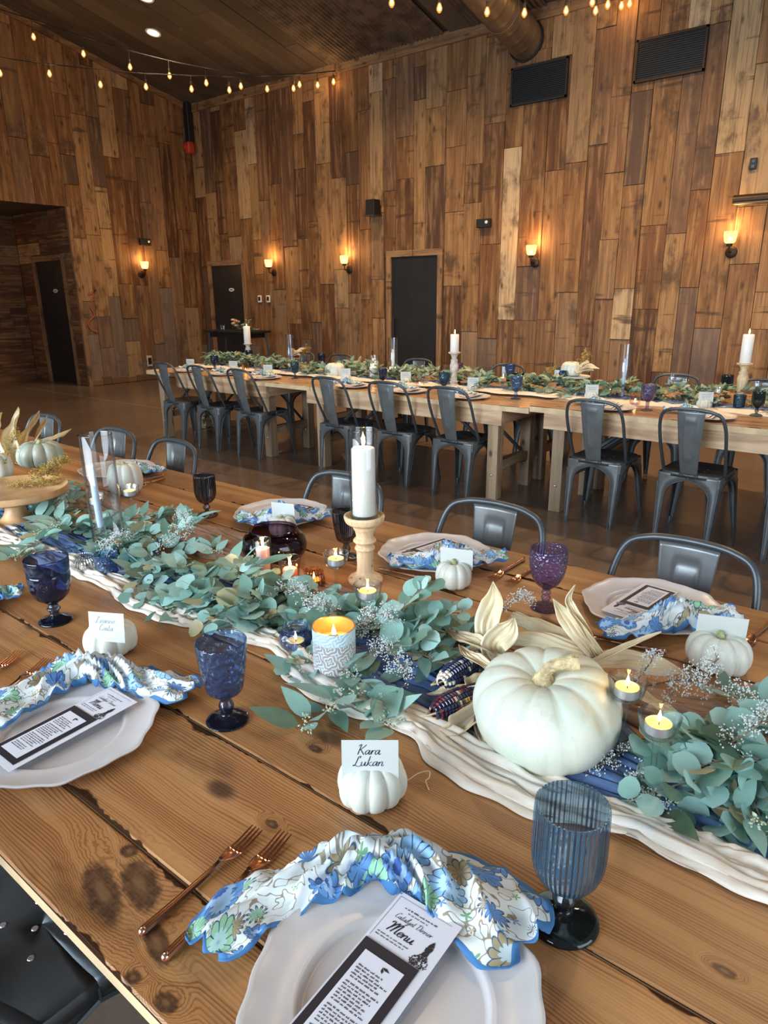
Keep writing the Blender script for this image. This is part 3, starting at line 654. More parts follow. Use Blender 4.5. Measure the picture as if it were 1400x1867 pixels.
t = thing('bar_heater', 'long black bar fixture on brackets cut off at the right edge', 'wall fixture', (-1.6, YB, 2.46))
g = G(); g.tube([(-.56, -.13, 0), (.7, -.13, 0)], 1, 16, sx=.055, sy=.07); g.obj('housing', M['bronze'], t)
g = G(); g.tube([(-.54, -.165, -.03), (.7, -.165, -.03)], .022, 10); g.obj('reflector', M['duct'], t)
for bx in (-.4, .5): g = G(); g.box((bx, -.1, -.02), (bx+.04, 0, .02)); g.obj('bracket', M['black'], t, False)
t = thing('fire_alarm', 'black conduit in the room corner ending in a red fire alarm', 'fire alarm', (XL+.09, 8.98, 4.2))
g = G(); g.bbox((-.06, -.06, .02), (.06, .06, .68), .01); g.obj('conduit', M['black'], t, False)
g = G(); g.bbox((-.06, -.10, -.16), (.07, .04, .03), .015); g.lathe([(.001, .05), (.05, .04), (.055, 0)], 16, at=(.0, -.10, -.06), R=Matrix.Rotation(PI/2, 3, 'X')); g.obj('alarm_body', M['red'], t)
# string lights
def string(name, label, A, B, bulbs, cable):
    t = thing(name, label, 'string lights', (0, 0, 0), 0, 'bulb string lights')
    P = [at_line(u, v, A, B) for u, v in cable]; g = G(); g.tube(cr(P, 8), .007, 6); g.obj('cable', M['black'], t)
    allp = cr(P, 12)
    for u, v in bulbs:
        p = at_line(u, v, A, B); tp = min(allp, key=lambda q: (q.xy-p.xy).length); top = max(tp.z, p.z+.07)
        g = G(); g.tube([(p.x, p.y, top), (p.x, p.y, p.z+.055)], .004, 5); g.lathe([(.012, .035), (.015, .04), (.015, .085), (.004, .09)], 10, at=p); s = g.obj('socket', M['black'], t)
        g = G(); g.lathe([(.001, -.056), (.014, -.050), (.030, -.026), (.031, -.008), (.020, .022), (.012, .04)], 14, at=p); b_ = g.obj('bulb', M['bulbglass'], s); g = G(); g.lathe([(.001, -.038), (.013, -.030), (.019, -.012), (.012, .012), (.004, .03)], 12, at=p); g.obj('filament', M['bulb'], s)
        point_light('bulb_glow', (p.x, p.y, p.z-.0), 2.2, (1, .55, .2), .05, s)
    return t
A = (-8.03, YB-.04)
string('string_light', 'upper string of warm bulbs running from the back wall hook to the left', A, (-11.07, 5.9), [(61, 66), (152, 97), (237, 121), (309, 137), (376, 150), (439, 156), (546, 153), (608, 148)],
       [(-60, -2), (0, 17), (60, 36), (150, 66), (258, 98), (349, 119), (430, 131), (486, 136), (560, 134), (611, 129)])
string('string_light', 'lower string of warm bulbs crossing the left wall to the same hook', A, (-10.9, 5.3), [(0, 132), (90, 133), (183, 153), (266, 157), (349, 161), (418, 163), (487, 161), (535, 160), (579, 154)],
       [(-40, 100), (0, 105), (100, 118), (226, 131), (300, 136), (420, 139), (540, 136), (611, 130)])
A = (-3.50, YB-.04)
string('string_light', 'string of warm bulbs crossing in front of the round duct at the top edge', A, (-5.04, 6.5), [(714, 3), (801, 13), (888, 20), (956, 22), (1032, 18), (1086, 18), (1133, 9), (1148, 5)],
       [(640, -40), (714, -26), (801, -14), (888, -6), (956, -4), (1032, -8), (1086, -10), (1150, -15)])
string('string_light', 'short run of warm bulbs at the top edge above the framed vent', A, (-3.75, 7.2), [(1080, 2), (1108, 7)], [(1030, -50), (1080, -30), (1108, -22), (1150, -15)])
# ------------------------------------------------------------------ dining tables
def tabletop(g, x0, x1, ys, z, th=.04, seed=1, mi=0):
    r = random.Random(seed)
    for i in range(len(ys)-1):
        a, b = ys[i]+.0012, ys[i+1]-.0012; sd = r.uniform(0, 40); tn = r.random(); n = 6
        # cross-section strips carry the distance to the plank edge in tone.b
        cols = [a, a+.004, a+.03, (a+b)/2, b-.03, b-.004, b]; zz = [z-.003, z, z, z, z, z, z-.003]
        vs = []; uv = []; tone = []
        for X in (x0, x1):
            for c, q in zip(cols, zz): vs.append((X, c, q)); uv.append((X, c-a, sd)); tone.append((tn, 0, min(c-a, b-c)))
        o = g.add(vs, [(k, k+7, k+8, k+1) for k in range(6)], mi, uv); g.used = True
        for k in range(14): g.t[o+k] = tone[k]
        g.t[-14:] = tone
        vs = [(x0, a, z-.003), (x0, b, z-.003), (x0, b, z-th), (x0, a, z-th), (x1, a, z-.003), (x1, b, z-.003), (x1, b, z-th), (x1, a, z-th)]
        o = g.add(vs, [(0, 1, 2, 3), (4, 7, 6, 5), (0, 3, 7, 4), (1, 5, 6, 2), (3, 2, 6, 7)], mi+1, [(p[0], p[1], sd) for p in vs]); g.t[-8:] = [(tn, 0, .1)]*8
    return g
def leg_g(x, y, z1, s=.085):
    g = G(); g.setone(RNG.random(), 0, .1); a = (x-s/2, y-s/2, 0); b = (x+s/2, y+s/2, z1)
    c = [(a[0], a[1], a[2]), (b[0], a[1], a[2]), (b[0], b[1], a[2]), (a[0], b[1], a[2]), (a[0], a[1], b[2]), (b[0], a[1], b[2]), (b[0], b[1], b[2]), (a[0], b[1], b[2])]
    g.box(a, b, uv=[(p[2], p[0]+p[1]-x-y+.1, x) for p in c]); return g
def wbox(g, a, b, ax, seed):
    c = [(a[0], a[1], a[2]), (b[0], a[1], a[2]), (b[0], b[1], a[2]), (a[0], b[1], a[2]), (a[0], a[1], b[2]), (b[0], a[1], b[2]), (b[0], b[1], b[2]), (a[0], b[1], b[2])]
    o = [i for i in range(3) if i != ax]; g.setone(.6, 0, .1)
    g.box(a, b, uv=[(p[ax], p[o[0]]+p[o[1]], seed) for p in c])
def farm_table(label, x0, x1, ys, z, legs, apr, seed, top='tablewood', group='farmhouse tables', brace=True, th=.04, ins=.012):
    t = thing('farm_table', label, 'table', (0, 0, 0), 0, group)
    g = tabletop(G(), x0, x1, ys, z, th, seed=seed); g.obj('tabletop', [M[top], M['paleedge']], t, False)
    y0, y1 = ys[0], ys[-1]; ax0, ax1 = apr; zt = z-th
    for nm, a, b, ax in (('apron', (ax0, y0+ins, zt-.11), (ax1, y0+ins+.038, zt), 0), ('apron', (ax0, y1-ins-.038, zt-.11), (ax1, y1-ins, zt), 0), ('apron', (ax0, y0+.05, zt-.10), (ax0+.038, y1-.05, zt), 1), ('apron', (ax1-.038, y0+.05, zt-.10), (ax1, y1-.05, zt), 1)):
        g = G(); wbox(g, a, b, ax, seed); g.obj(nm, M['apron'], t, False)
    for x in legs:
        for y in (y0+.115, y1-.115):
            l = leg_g(x, y, zt).obj('leg', M['leg'], t, False)
            g = G(); g.sphere((x, y-.045, .19), .011, 8, 5); g.obj('bolt', M['tin'], l)
        g = G(); wbox(g, (x-.03, y0+.16, .22), (x+.03, y1-.16, .29), 1, seed); g.obj('stretcher', M['leg'], t, False)
        if brace:
            s = 1 if x < (x0+x1)/2 else -1
            for y in (y0+.19, y1-.19):
                g = G(); g.tube([(x+s*.02, y, .30), (x+s*.30, y, .52), (x+s*.52, y, zt-.02)], .016, 6, sx=1, sy=.6); g.obj('brace', M['steeldark'], t)
    return t
NY = [.272, .402, .637, .87, 1.02, 1.20, 1.40, 1.60, 1.772]
N1, N2 = [.272, .402, .637, .87, 1.02], [1.023, 1.20, 1.40, 1.60, 1.772]
farm_table('long varnished plank table nearest the camera, holding the cobalt goblets', -2.64, .6, N1, FT, (-2.2, .3), (-2.4, .4), 3, th=.022, ins=.22, brace=False)
farm_table('varnished plank table behind the nearest one, holding the candlestick and purple goblet', -2.64, .6, N2, FT, (-2.2, .3), (-2.4, .4), 8, th=.022, ins=.06)
farm_table('varnished plank table at the far left holding the wood cake stand side', -5.0, -2.645, N1, FT, (-4.6, -3.0), (-4.8, -2.85), 4, th=.022, ins=.22, brace=False)
farm_table('varnished plank table at the far left behind the tall glass cylinder', -5.0, -2.645, N2, FT, (-4.6, -3.0), (-4.8, -2.85), 9, th=.022, ins=.06)
ZA, ZC = .735, .752
xa = at(264, 675, ZA).x; xj = at(534, 709, ZA).x; xk = at(962, 745, ZA).x
for row, y0, where in ((0, 4.42, 'camera side'), (1, 5.175, 'wall side')):
    ys = [y0+.75*i/4 for i in range(5)]
    farm_table('far row plank table at the left end, %s, %s' % (where, 'with three chairs in front' if not row else 'next to the wall'), xa, xj-.003, ys, ZA, (-6.72, -5.03), (at(317, 680, ZA).x, -4.95), 5+row, 'fartable')
    farm_table('far row plank table in the middle, %s, %s' % (where, 'holding the tall whitewashed candlestick' if not row else 'holding the hurricane candle'), xj+.003, xk-.003, ys, ZA, (-4.32, -2.55), (-4.42, -2.45), 6+row, 'fartable')
    farm_table('far row plank table on the right, %s, %s' % (where, 'holding the purple goblet' if not row else 'holding the white cake stand'), xk+.003, .7, ys, ZC, (-2.03, .3), (-2.12, .45), 7+row, 'fartable')
# ------------------------------------------------------------------ metal chairs
def make_chair(label):
    t = thing('metal_chair', label, 'chair', (0, 0, 0), 0, 'gunmetal cafe chairs')
    hs = .19; zs = .448
    # seat: rounded square, slightly dished, drop edge, perforations drawn as small raised eyelets
    g = G(); n = 48; rings = []
    def rr(a, s, p=5): c, q = math.cos(a), math.sin(a); k = (abs(c)**p+abs(q)**p)**(-1/p); return (c*k*s, q*k*s)
    for s, z in ((.001, -.010), (.05, -.010), (.11, -.009), (.15, -.005), (.175, 0), (.185, -.002), (.190, -.010), (.190, -.03)):
        rings.append([Vector((*rr(2*PI*i/n, s), zs+z)) for i in range(n)])
    g.grid([[rg[i % n] for i in range(n+1)] for rg in rings]); seat = g.obj('seat', M['steeldark'], t, solid=.002)
    g = G()
    for i in range(-1, 2):
        for j in range(-1, 2):
            if (i+j) % 2 == 0 or (i == 0 and j == 0): g.lathe([(.0005, .0012), (.0052, .0012), (.0062, 0)], 12, at=(i*.052, j*.032-.012, zs-.0098))
    g.obj('drain_holes', M['tin'], seat)
    # legs: flaring L-profile sheet whose flange widens into the arched skirt
    for sx in (-1, 1):
        for sy in (-1, 1):
            g = G(); N = 22; fx = .215 if sy > 0 else .165; fyv = .215; P = []; Ex = []; Ey = []
            for i in range(N+1):
                z = zs-.012-(zs-.012)*(i/N)**1.15; q = 1-z/(zs-.012); b = q**1.25
                cx = .186+(fx-.186)*b; cy = .186+(fyv-.186)*b
                def fl(half):
                    if z > .285: h = (z-.285)/(.40-.285); h = min(1, h); return .047+(half-.047)*(1-math.sqrt(max(0, 1-h*h))) if h < 1 else half
                    return .020+.027*(z/.285)
                wx, wy = fl(cx), fl(cy); e = .018*(1-b*.5)
                pts = [(cx-wx, cy), (cx-max(e, wx*.5), cy), (cx-e, cy), (cx-e*.3, cy-e*.3), (cx, cy-e), (cx, cy-max(e, wy*.5)), (cx, cy-wy)]
                P.append([Vector((sx*a, sy*c, z)) for a, c in pts]); Ex.append(P[-1][0]); Ey.append(P[-1][-1])
            g.grid(P); lg = g.obj('leg', M['steel'], t, solid=.003, off=0, sharp=60)
            g = G(); g.tube(Ex, .0055, 6); g.tube(Ey, .0055, 6); g.tube([p[3] for p in P[4:]], .007, 6)
            g.lathe([(.012, 0), (.013, .03), (.010, .04)], 10, at=(sx*(fx-.008), sy*(fyv-.008), 0), cap=True); g.obj('rolled_edge', M['steeldark'], lg)
    # hoop back
    c = [(-.182, -.095, .435), (-.186, -.125, .50), (-.190, -.185, .62), (-.188, -.235, .74), (-.165, -.266, .815), (-.11, -.279, .842), (-.04, -.284, .85)]
    c = c+[(-x, y, z) for x, y, z in c[::-1]]
    g = G(); g.tube(cr(c, 6), .0105, 10); g.obj('back_frame', M['steeldark'], t)
    # slat
    g = G(); P = []
    for i in range(31):
        s = i/30; y = -.278+(.278-.19)*s; z = .838-(.838-.44)*s; w = .080-.030*s; y -= .012*math.sin(PI*s); row = []
        for j in range(25):
            u = -1+2*j/24; q = max(abs(u)/.40, abs(s-.44)/.30); rid = .0045*math.exp(-((q-1)/.11)**2); row.append(Vector((u*w, y-rid-.010*(1-u*u), z)))
        P.append(row)
    g.grid(P); g.obj('backrest', M['steel'], t, solid=.003, sharp=80)
    g = G(); g.bbox((-.055, -.20, .425), (.055, -.183, .445), .004)
    for x in (-.04, .04): g.sphere((x, -.2, .435), .007, 8, 5)
    g.obj('bracket', M['steeldark'], t); return t
ch = []
proto = make_chair('gunmetal metal chair at the left end of the far row front side')
cx = [-6.34, -5.75, -5.14, -4.01, -3.42, -2.83, -1.71, -1.10, -.49]
cl = [None, 'second gunmetal chair from the left along the front of the far row', 'third gunmetal chair from the left along the front of the far row', 'front gunmetal chair of the far row half hidden behind the glass cylinder candle',
      'front gunmetal chair of the far row just right of the glass cylinder candle', 'front gunmetal chair of the far row left of the exposed pale table legs', 'large front gunmetal chair of the far row right of the exposed table legs',
      'large front gunmetal chair of the far row nearest the right photo edge', 'front gunmetal chair of the far row only whose leg shows at right edge']
proto.location = (cx[0], 4.55, 0); ry = random.Random(4)
for x, l in zip(cx[1:], cl[1:]): dup(proto, (x, 4.55+ry.uniform(-.02, .02), 0), ry.uniform(-.05, .05), l)
for x, l in ((-6.05, 'far side gunmetal chair of the left far table near the cake stand'), (-5.45, 'far side gunmetal chair of the left far table behind the blue taper'), (-4.35, 'far side gunmetal chair behind the hurricane candle on the middle far table'),
             (-3.30, 'far side gunmetal chair behind the round plum glass vase on the far table'), (-2.75, 'far side gunmetal chair whose seat shows under the middle far table'), (-1.72, 'far side gunmetal chair behind the stemmed tealights of the right far table'), (-1.06, 'far side gunmetal chair behind the right far candlestick')):
    dup(proto, (x, 5.78, 0), PI+ry.uniform(-.05, .05), l)
for x, l in ((-4.02, 'gunmetal chair back behind the dried corn husks at far left'), (-3.28, 'gunmetal chair back seen past the tall glass cylinder at left'), (-2.79, 'gunmetal chair back beside the bare left end of the foreground table'), (-1.70, 'gunmetal chair back behind the tall pillar candle in glass'),
             (-1.06, 'gunmetal chair back behind the place setting left of the purple goblet'), (-.46, 'gunmetal chair back at the right place setting by the big pumpkin')):
    dup(proto, (x, 1.63, 0), PI+ry.uniform(-.03, .03), l)
dup(proto, (-1.08, .365, 0), 0, 'dark metal chair pushed under the near table edge at bottom left')
# ------------------------------------------------------------------ lettering
GL = {
'K': [[(-.05, .86), (.04, .98), (.16, 1), (.10, .5), (.05, 0)], [(.62, 1), (.4, .72), (.12, .46)], [(.2, .52), (.4, .25), (.62, -.03)]],
'a': [[(.42, .38), (.3, .45), (.12, .35), (.05, .15), (.15, 0), (.3, .12), (.42, .42), (.40, .1), (.48, 0), (.6, .1)]],
'r': [[(.0, .08), (.09, .42), (.08, 0)], [(.09, .22), (.2, .4), (.33, .43), (.37, .36)]],
'L': [[(.30, .80), (.36, .95), (.26, 1.0), (.16, .85), (.10, .4), (.02, .06), (-.10, .0), (-.12, .09), (.02, .08), (.22, -.01), (.42, -.06), (.60, .04)]],
'u': [[(.02, .42), (.03, .12), (.12, 0), (.28, .1), (.37, .42), (.37, .08), (.45, 0), (.56, .1)]],
'k': [[(.14, 1), (.05, 0)], [(.42, .42), (.22, .3), (.09, .22), (.25, .12), (.42, 0), (.54, .08)]],
'n': [[(.02, .42), (.05, .0)], [(.05, .2), (.18, .4), (.32, .42), (.34, .25), (.34, .06), (.42, 0), (.54, .1)]],
'e': [[(.05, .2), (.3, .25), (.35, .38), (.22, .45), (.07, .3), (.08, .08), (.22, 0), (.44, .12)]],
'M': [[(-.16, .80), (-.08, .98), (.08, .9), (.10, .5), (.02, 0)], [(.08, .3), (.25, .8), (.42, 1.0), (.42, .5), (.36, .02)], [(.40, .3), (.58, .85), (.76, 1), (.72, .4), (.74, .05), (.9, .06)]],
'C': [[(.5, .85), (.42, 1), (.25, .9), (.08, .5), (.1, .1), (.3, 0), (.54, .15)]],
't': [[(.18, .85), (.1, .1), (.18, 0), (.32, .1)], [(0, .52), (.34, .54)]],
'l': [[(.02, .1), (.25, .75), (.25, 1), (.15, .95), (.08, .5), (.08, .1), (.18, 0), (.3, .1)]],
'y': [[(.02, .42), (.05, .15), (.15, .05), (.3, .15), (.38, .42), (.34, -.1), (.2, -.4), (.08, -.34), (.22, -.1), (.5, .1)]],
's': [[(.0, .06), (.18, .44), (.28, .25), (.24, .03), (.1, 0), (.04, .08)], [(.26, .04), (.4, .1)]],
'D': [[(.2, .95), (.1, .05)], [(-.05, .8), (.15, 1), (.5, .9), (.62, .5), (.5, .1), (.2, 0), (0, .05)]],
'i': [[(.05, .42), (.05, .08), (.12, 0), (.24, .1)], [(.1, .6), (.115, .66)]],
'o': [[(.3, .42), (.12, .38), (.05, .15), (.18, 0), (.35, .15), (.32, .4), (.5, .36)]],
' ': [],
}
WID = dict(K=.66, a=.56, r=.36, L=.58, u=.54, k=.52, n=.52, e=.42, M=.92, C=.54, t=.32, l=.3, y=.5, s=.38, D=.7, i=.24, o=.46)
WID[' '] = .4
def script(g, text, cx, cy, h, w=.07, slant=.28, m=0, z=.0004, bold=1):
    tw = sum(WID[c] for c in text); x = -tw/2
    for c in text:
        for st in GL[c]:
            P = cr([(px+x+slant*py, py, 0) for px, py in st], 5); n = len(P); A = []
            for i, p in enumerate(P):
                d = (P[min(i+1, n-1)]-P[max(i-1, 0)]); d = d.normalized() if d.length else Vector((1, 0, 0))
                ww = w*(.45+.75*abs(d.y)*bold); q = Vector((-d.y, d.x, 0))*ww/2
                A.append([Vector((cx+(p.x+q.x)*h, cy+(p.y+q.y)*h, z)), Vector((cx+(p.x-q.x)*h, cy+(p.y-q.y)*h, z))])
            g.grid(A, m)
        x += WID[c]
def textrow(g, x0, x1, y, h, rnd, m=0, z=.0004):     # a row of print too small to read
    x = x0
    while x < x1-.001:
        w = rnd.uniform(.0025, .0075); b = min(x1, x+w); n = max(1, int((b-x)/.0011))
        for i in range(n):
            a = x+(b-x)*i/n; q = h*rnd.uniform(.55, 1)
            g.add([(a, y, z), (a+(b-x)/n*.72, y, z), (a+(b-x)/n*.72, y+q, z), (a, y+q, z)], [(0, 1, 2, 3)], m)
        x = b+.0014
# ------------------------------------------------------------------ builders for table items
def wig(r, a): return r+a
def pumpkin(label, loc, R, h, n=10, dep=.10, mat='pumpkin', group=None, cat='pumpkin', stemh=.02, rz=0, name='pumpkin', bigstem=None, seed=0, squash=1):
    t = thing(name, label, cat, loc, rz, group); g = G(); rd = random.Random(seed); ph = [rd.uniform(-.1, .1) for _ in range(n)]
    prof = [(.001, .05), (.22, .02), (.52, .0), (.76, .03), (.92, .14), (.99, .32), (1.0, .48), (.97, .64), (.88, .82), (.72, .94), (.52, 1.0), (.34, .985), (.20, .93), (.10, .87), (.001, .85)]
    P = cr([(a, b, 0) for a, b in prof], 3)
    def rf(a, i, r, z):
        k = a*n/2/PI; f = abs(math.sin(PI*k)); rib = 1-dep*(1-f**.55)*min(1, r/R*1.6); vr = 1+.03*math.sin(a*2+seed)+.02*math.sin(a*3+2*seed)
        lift = 1-(.06*(1-f**.5) if z > h*.6 else 0)*(r/R)
        return (r*rib*vr, z*lift)
    g.lathe([(max(.0006, p.x*R), p.y*h) for p in P], n*8, rf=rf); g.obj('pumpkin_body', M[mat], t, sharp=0)
    g = G(); z0 = h*.85
    if bigstem:
        g.tube(cr(bigstem, 6), [R*.24*(1-.64*min(1, i/9))*(1+.3*(i > 21))*(1+.05*math.sin(i*2.1)) for i in range(len(cr(bigstem, 6)))], 9)
        # ridges
        g.t and None
    else:
        P = cr([(0, 0, z0-.004), (.001, 0, z0+stemh*.5), (.006, .003, z0+stemh)], 4); g.tube(P, [R*.20*(1-.45*min(1, i/4)) for i in range(len(P))], 7)
    g.obj('stem', M['stem' if bigstem else 'stemgreen'], t, sharp=30); return t
def card(label, loc, w, h, rz, tilt, text, size=.013, ink='ink', group='place cards', z0=0):
    t = thing('place_card', label, 'place card', loc, rz, group)
    R = Matrix.Rotation(PI/2-tilt, 3, 'X')
    g = G(); g.box((-w/2, 0, -.0005), (w/2, h, 0), R=R); g.obj('card', M['paper'], t, False)
    if text:
        g = G()
        if text == '~':
            for q, L in ((.30, .34), (.5, .28)):
                P = [(w*L*(-1+2*i/14), h*(1-q)+.0025*math.sin(i*1.9), 0) for i in range(15)]
                g.grid([[Vector((p[0], p[1]-.0007, .0004)), Vector((p[0], p[1]+.0007, .0004))] for p in P])
        else:
            for i, ln in enumerate(text): script(g, ln, -.002, h*.64-i*size*1.18, size)
        g.v = [tuple(R @ Vector(p)) for p in g.v]; g.obj('name_lettering', M[ink], t, False)
    return t
def scall(a, k=8): return 1+.022*math.cos(k*a)+.012*math.cos(2*k*a)
def plate(label, loc, rz=0, R=.162, group='charger plates'):
    t = thing('charger_plate', label, 'plate', loc, rz, group); g = G()
    prof = [(.0005, .004), (.098, .004), (.102, .0055), (.104, .010), (.108, .0125), (.112, .0118), (.135, .0150), (.155, .0195), (.160, .0215), (.163, .0205), (.162, .0175), (.13, .010), (.10, .0), (.0005, 0)]
    s = R/.163
    def rf(a, i, r, z):
        f = max(0, (r-.112*s)/(.05*s)); return (r*(1+(scall(a)-1)*f), z)
    g.lathe([(r*s, z) for r, z in prof], 128, rf=rf); g.obj('plate_body', M['plate'], t, sharp=70); return t
def napkin(label, loc, rz, L, wl, wr, hump=.02, seed=1, group='floral napkins', spine=None, nfold=3.5):
    # long scallop-edged cloth gathered at a waist; local x along its length, y across (towards the table centre)
    t = thing('cloth_napkin', label, 'napkin', loc, rz, group); rd = random.Random(seed); nu, nv = 150, 30; P = []; UV = []; T = []
    sp = cr(spine, 20) if spine else [Vector((L*(-.5+i/40), 0, 0)) for i in range(41)]
    ln = [0]
    for i in range(1, len(sp)): ln.append(ln[-1]+(sp[i]-sp[i-1]).length)
    tot = ln[-1]; ph = rd.uniform(0, 6)
    for i in range(nu+1):
        s = i/nu; d = s*tot; k = max(0, min(len(sp)-2, next((q for q in range(len(ln)-1) if ln[q+1] >= d), len(sp)-2))); f = (d-ln[k])/max(1e-6, ln[k+1]-ln[k])
        p = sp[k].lerp(sp[k+1], f); tg = (sp[k+1]-sp[k]).normalized(); nr = Vector((-tg.y, tg.x, 0))
        wst = abs(s-.5)*2; side = wl if s < .5 else wr
        w = .030+(side-.030)*min(1, max(0, (wst-.10)/.55))**.8; endr = min(1, (1-wst)/.10); w *= .45+.55*math.sqrt(max(.0, endr))
        bunch = max(0, 1-wst*1.9); row = []; uv = []
        for j in range(nv+1):
            v = -1+2*j/nv; sc = 1+.06*abs(math.sin(s*tot*62+1.2*(v > 0)))*(abs(v) > .8)
            fold = math.sin(v*nfold*(1+bunch*2.2)+ph+2.2*math.sin(s*7+seed)+s*5); amp = .0105*(1-wst*.35)+.014*bunch
            z = hump*(1-v*v)*(.55+.8*bunch)+amp*(1-abs(fold))**1.3*1.5*(1-.45*v*v)+.004*math.sin(s*31+v*3)+.004*math.sin(s*53-v*5)*abs(v)
            q = p+nr*(v*w*sc)+Vector((0, 0, max(.0008, z))); q += nr*(.006*math.sin(s*33+v*2)*bunch)+tg*(.006*math.sin(v*6+s*20)); row.append(q)
            sid = max(abs(v), 1-min(1, (1-wst)*tot/2/max(.01, side)*1.0)); uv.append((s*tot*1.0, v*.085+.3*seed, seed)); T.append((1 if (abs(v) > .925 or wst > .975) else 0, 0, 0))
        P.append(row); UV.append(uv)
    g = G(); g.used = True; g.grid(P, 0, UV); g.t = T; g.obj('cloth', M['napkin'], t, solid=.0012, sharp=0); return t
def menu(label, loc, rz, big=True, group='menu cards', tilt=0):
    t = thing('menu_card', label, 'menu', loc, rz, group); w, h = .088, .235; rd = random.Random(5); R = Matrix.Rotation(tilt, 3, 'X')
    g = G(); g.box((-w/2, 0, 0), (w/2, h, .0006), R=R); g.obj('backing_card', M['menu'], t, False)
    bw, bh, by = .074, .148, .012
    g = G(); g.box((-bw/2-.004, by, .0008), (bw/2-.004, by+bh, .0020), R=R); fr = g.obj('black_mount', M['ink'], t, False)
    g = G(); g.box((-bw/2+.006, by+.011, .0021), (bw/2-.014, by+bh-.014, .0024), R=R); g.obj('text_panel', M['menu'], fr, False)
    g = G(); y = by+bh-.034; x0, x1 = -bw/2+.010, bw/2-.018; n = 0
    for para in (5, 7, 6, 3):
        for i in range(para): textrow(g, x0+rd.uniform(0, .002), x1-rd.uniform(0, .012), y, .0021, rd, z=.0028); y -= .0040
        y -= .0028
    for sx, ang in ((1, .25), (.75, -.75)):     # small bird mark
        P = [Vector((0, 0, .0028)), Vector((.0045, .0022, .0028)), Vector((.0105*sx, .0008, .0028)), Vector((.0045, -.0012, .0028))]; Rr = Matrix.Rotation(ang-.5, 3, 'Z')
        g.add([Rr @ p+Vector((-.001, by+bh-.021, 0)) for p in P], [(0, 1, 2, 3)])
    g.v = [tuple(R @ Vector(p)) for p in g.v]; g.obj('body_print', M['ink'], fr, False)
    g = G(); hy = by+bh+.005
    script(g, 'Menu', -.010, hy+.016, .0150, .10, z=.0010); script(g, 'Catalyst Dinner', -.004, hy+.036, .0078, .075, z=.0010)
    for i, y in enumerate((hy+.005, hy+.009)): textrow(g, -.036, .004+i*.004, y, .0016, rd, z=.001)
    textrow(g, -.026, .020, hy+.052, .0022, rd, z=.001); textrow(g, -.018, .012, hy+.0475, .0015, rd, z=.001)
    for a, b in (((-.040, hy), (-.0396, hy+.064)), ((-.040, hy+.0636), (.034, hy+.064))): g.add([(a[0], a[1], .001), (b[0], a[1], .001), (b[0], b[1], .001), (a[0], b[1], .001)], [(0, 1, 2, 3)])
    for i in range(330):                         # dark botanical tuft
        f = rd.random(); yy = hy-.003+.036*f; hw = .0125*(1-f)**.8*(.75+.3*math.sin(f*9)); xx = .026+rd.uniform(-hw, hw)+.003*f; a = rd.uniform(0, PI); q = Vector((math.cos(a), math.sin(a), 0))*.0016; p = Vector((-q.y*.4, q.x*.4, 0)); c = Vector((xx, yy, .001+i*1e-7))
        g.add([c-q, c+p, c+q, c-p], [(0, 1, 2, 3)])
    g.v = [tuple(R @ Vector(p)) for p in g.v]; g.obj('heading_print', M['ink'], t, False); return t
def fork(label, loc, rz, L=.205, group='rose gold forks', name='fork'):
    t = thing(name, label, name, loc, rz, group); g = G()           # handle end at y=0, tines at y=L
    P = [(0, .002, .006), (0, .06*L/.2, .0055), (0, .115*L/.2, .0065), (0, .132*L/.2, .010)]
    g.tube(cr(P, 6), [.0066-.0030*min(1, i/15) for i in range(len(cr(P, 6)))], 8, sx=.75, sy=1.0); g.sphere((0, .002, .006), .0060, 8, 6)
    P = []
    for i in range(9):
        s = i/8; y = (.128+.030*s)*L/.2; w = .0035+.0085*min(1, s*1.7)**.7; z = .010-.006*math.sin(s*PI*.5); P.append([Vector((w*k/3, y, z+.0018*(1-(k/3)**2)*-s)) for k in range(-3, 4)])
    g.grid(P); hd = g.obj('handle', M['copper'], t, solid=.0012)
    g = G()
    for k in range(4):
        x = (-1.5+k)*.0066; g.tube([(x, .156*L/.2, .0042), (x*.98, .172*L/.2, .0045), (x*.96, .19*L/.2, .0075), (x*.95, .200*L/.2, .0095)], [.0019, .0018, .0014, .0009], 6)
    g.obj('tines', M['copper'], t); return t
def knife(label, loc, rz, L=.23):
    t = thing('table_knife', label, 'knife', loc, rz, 'rose gold knives'); g = G(); g.tube([(0, 0, .005), (0, .05, .005), (0, .115, .005)], [.0045, .0052, .004], 8, sx=.7); g.obj('handle', M['copper'], t)
    g = G(); P = [[Vector((x*(.009 if s < .8 else .009*(1-(s-.8)/.2*.7)), .112+(L-.112)*s, .0045)) for x in (-.35, 1)] for s in [i/10 for i in range(11)]]; g.grid(P); g.obj('blade', M['copper'], t, solid=.0015); return t
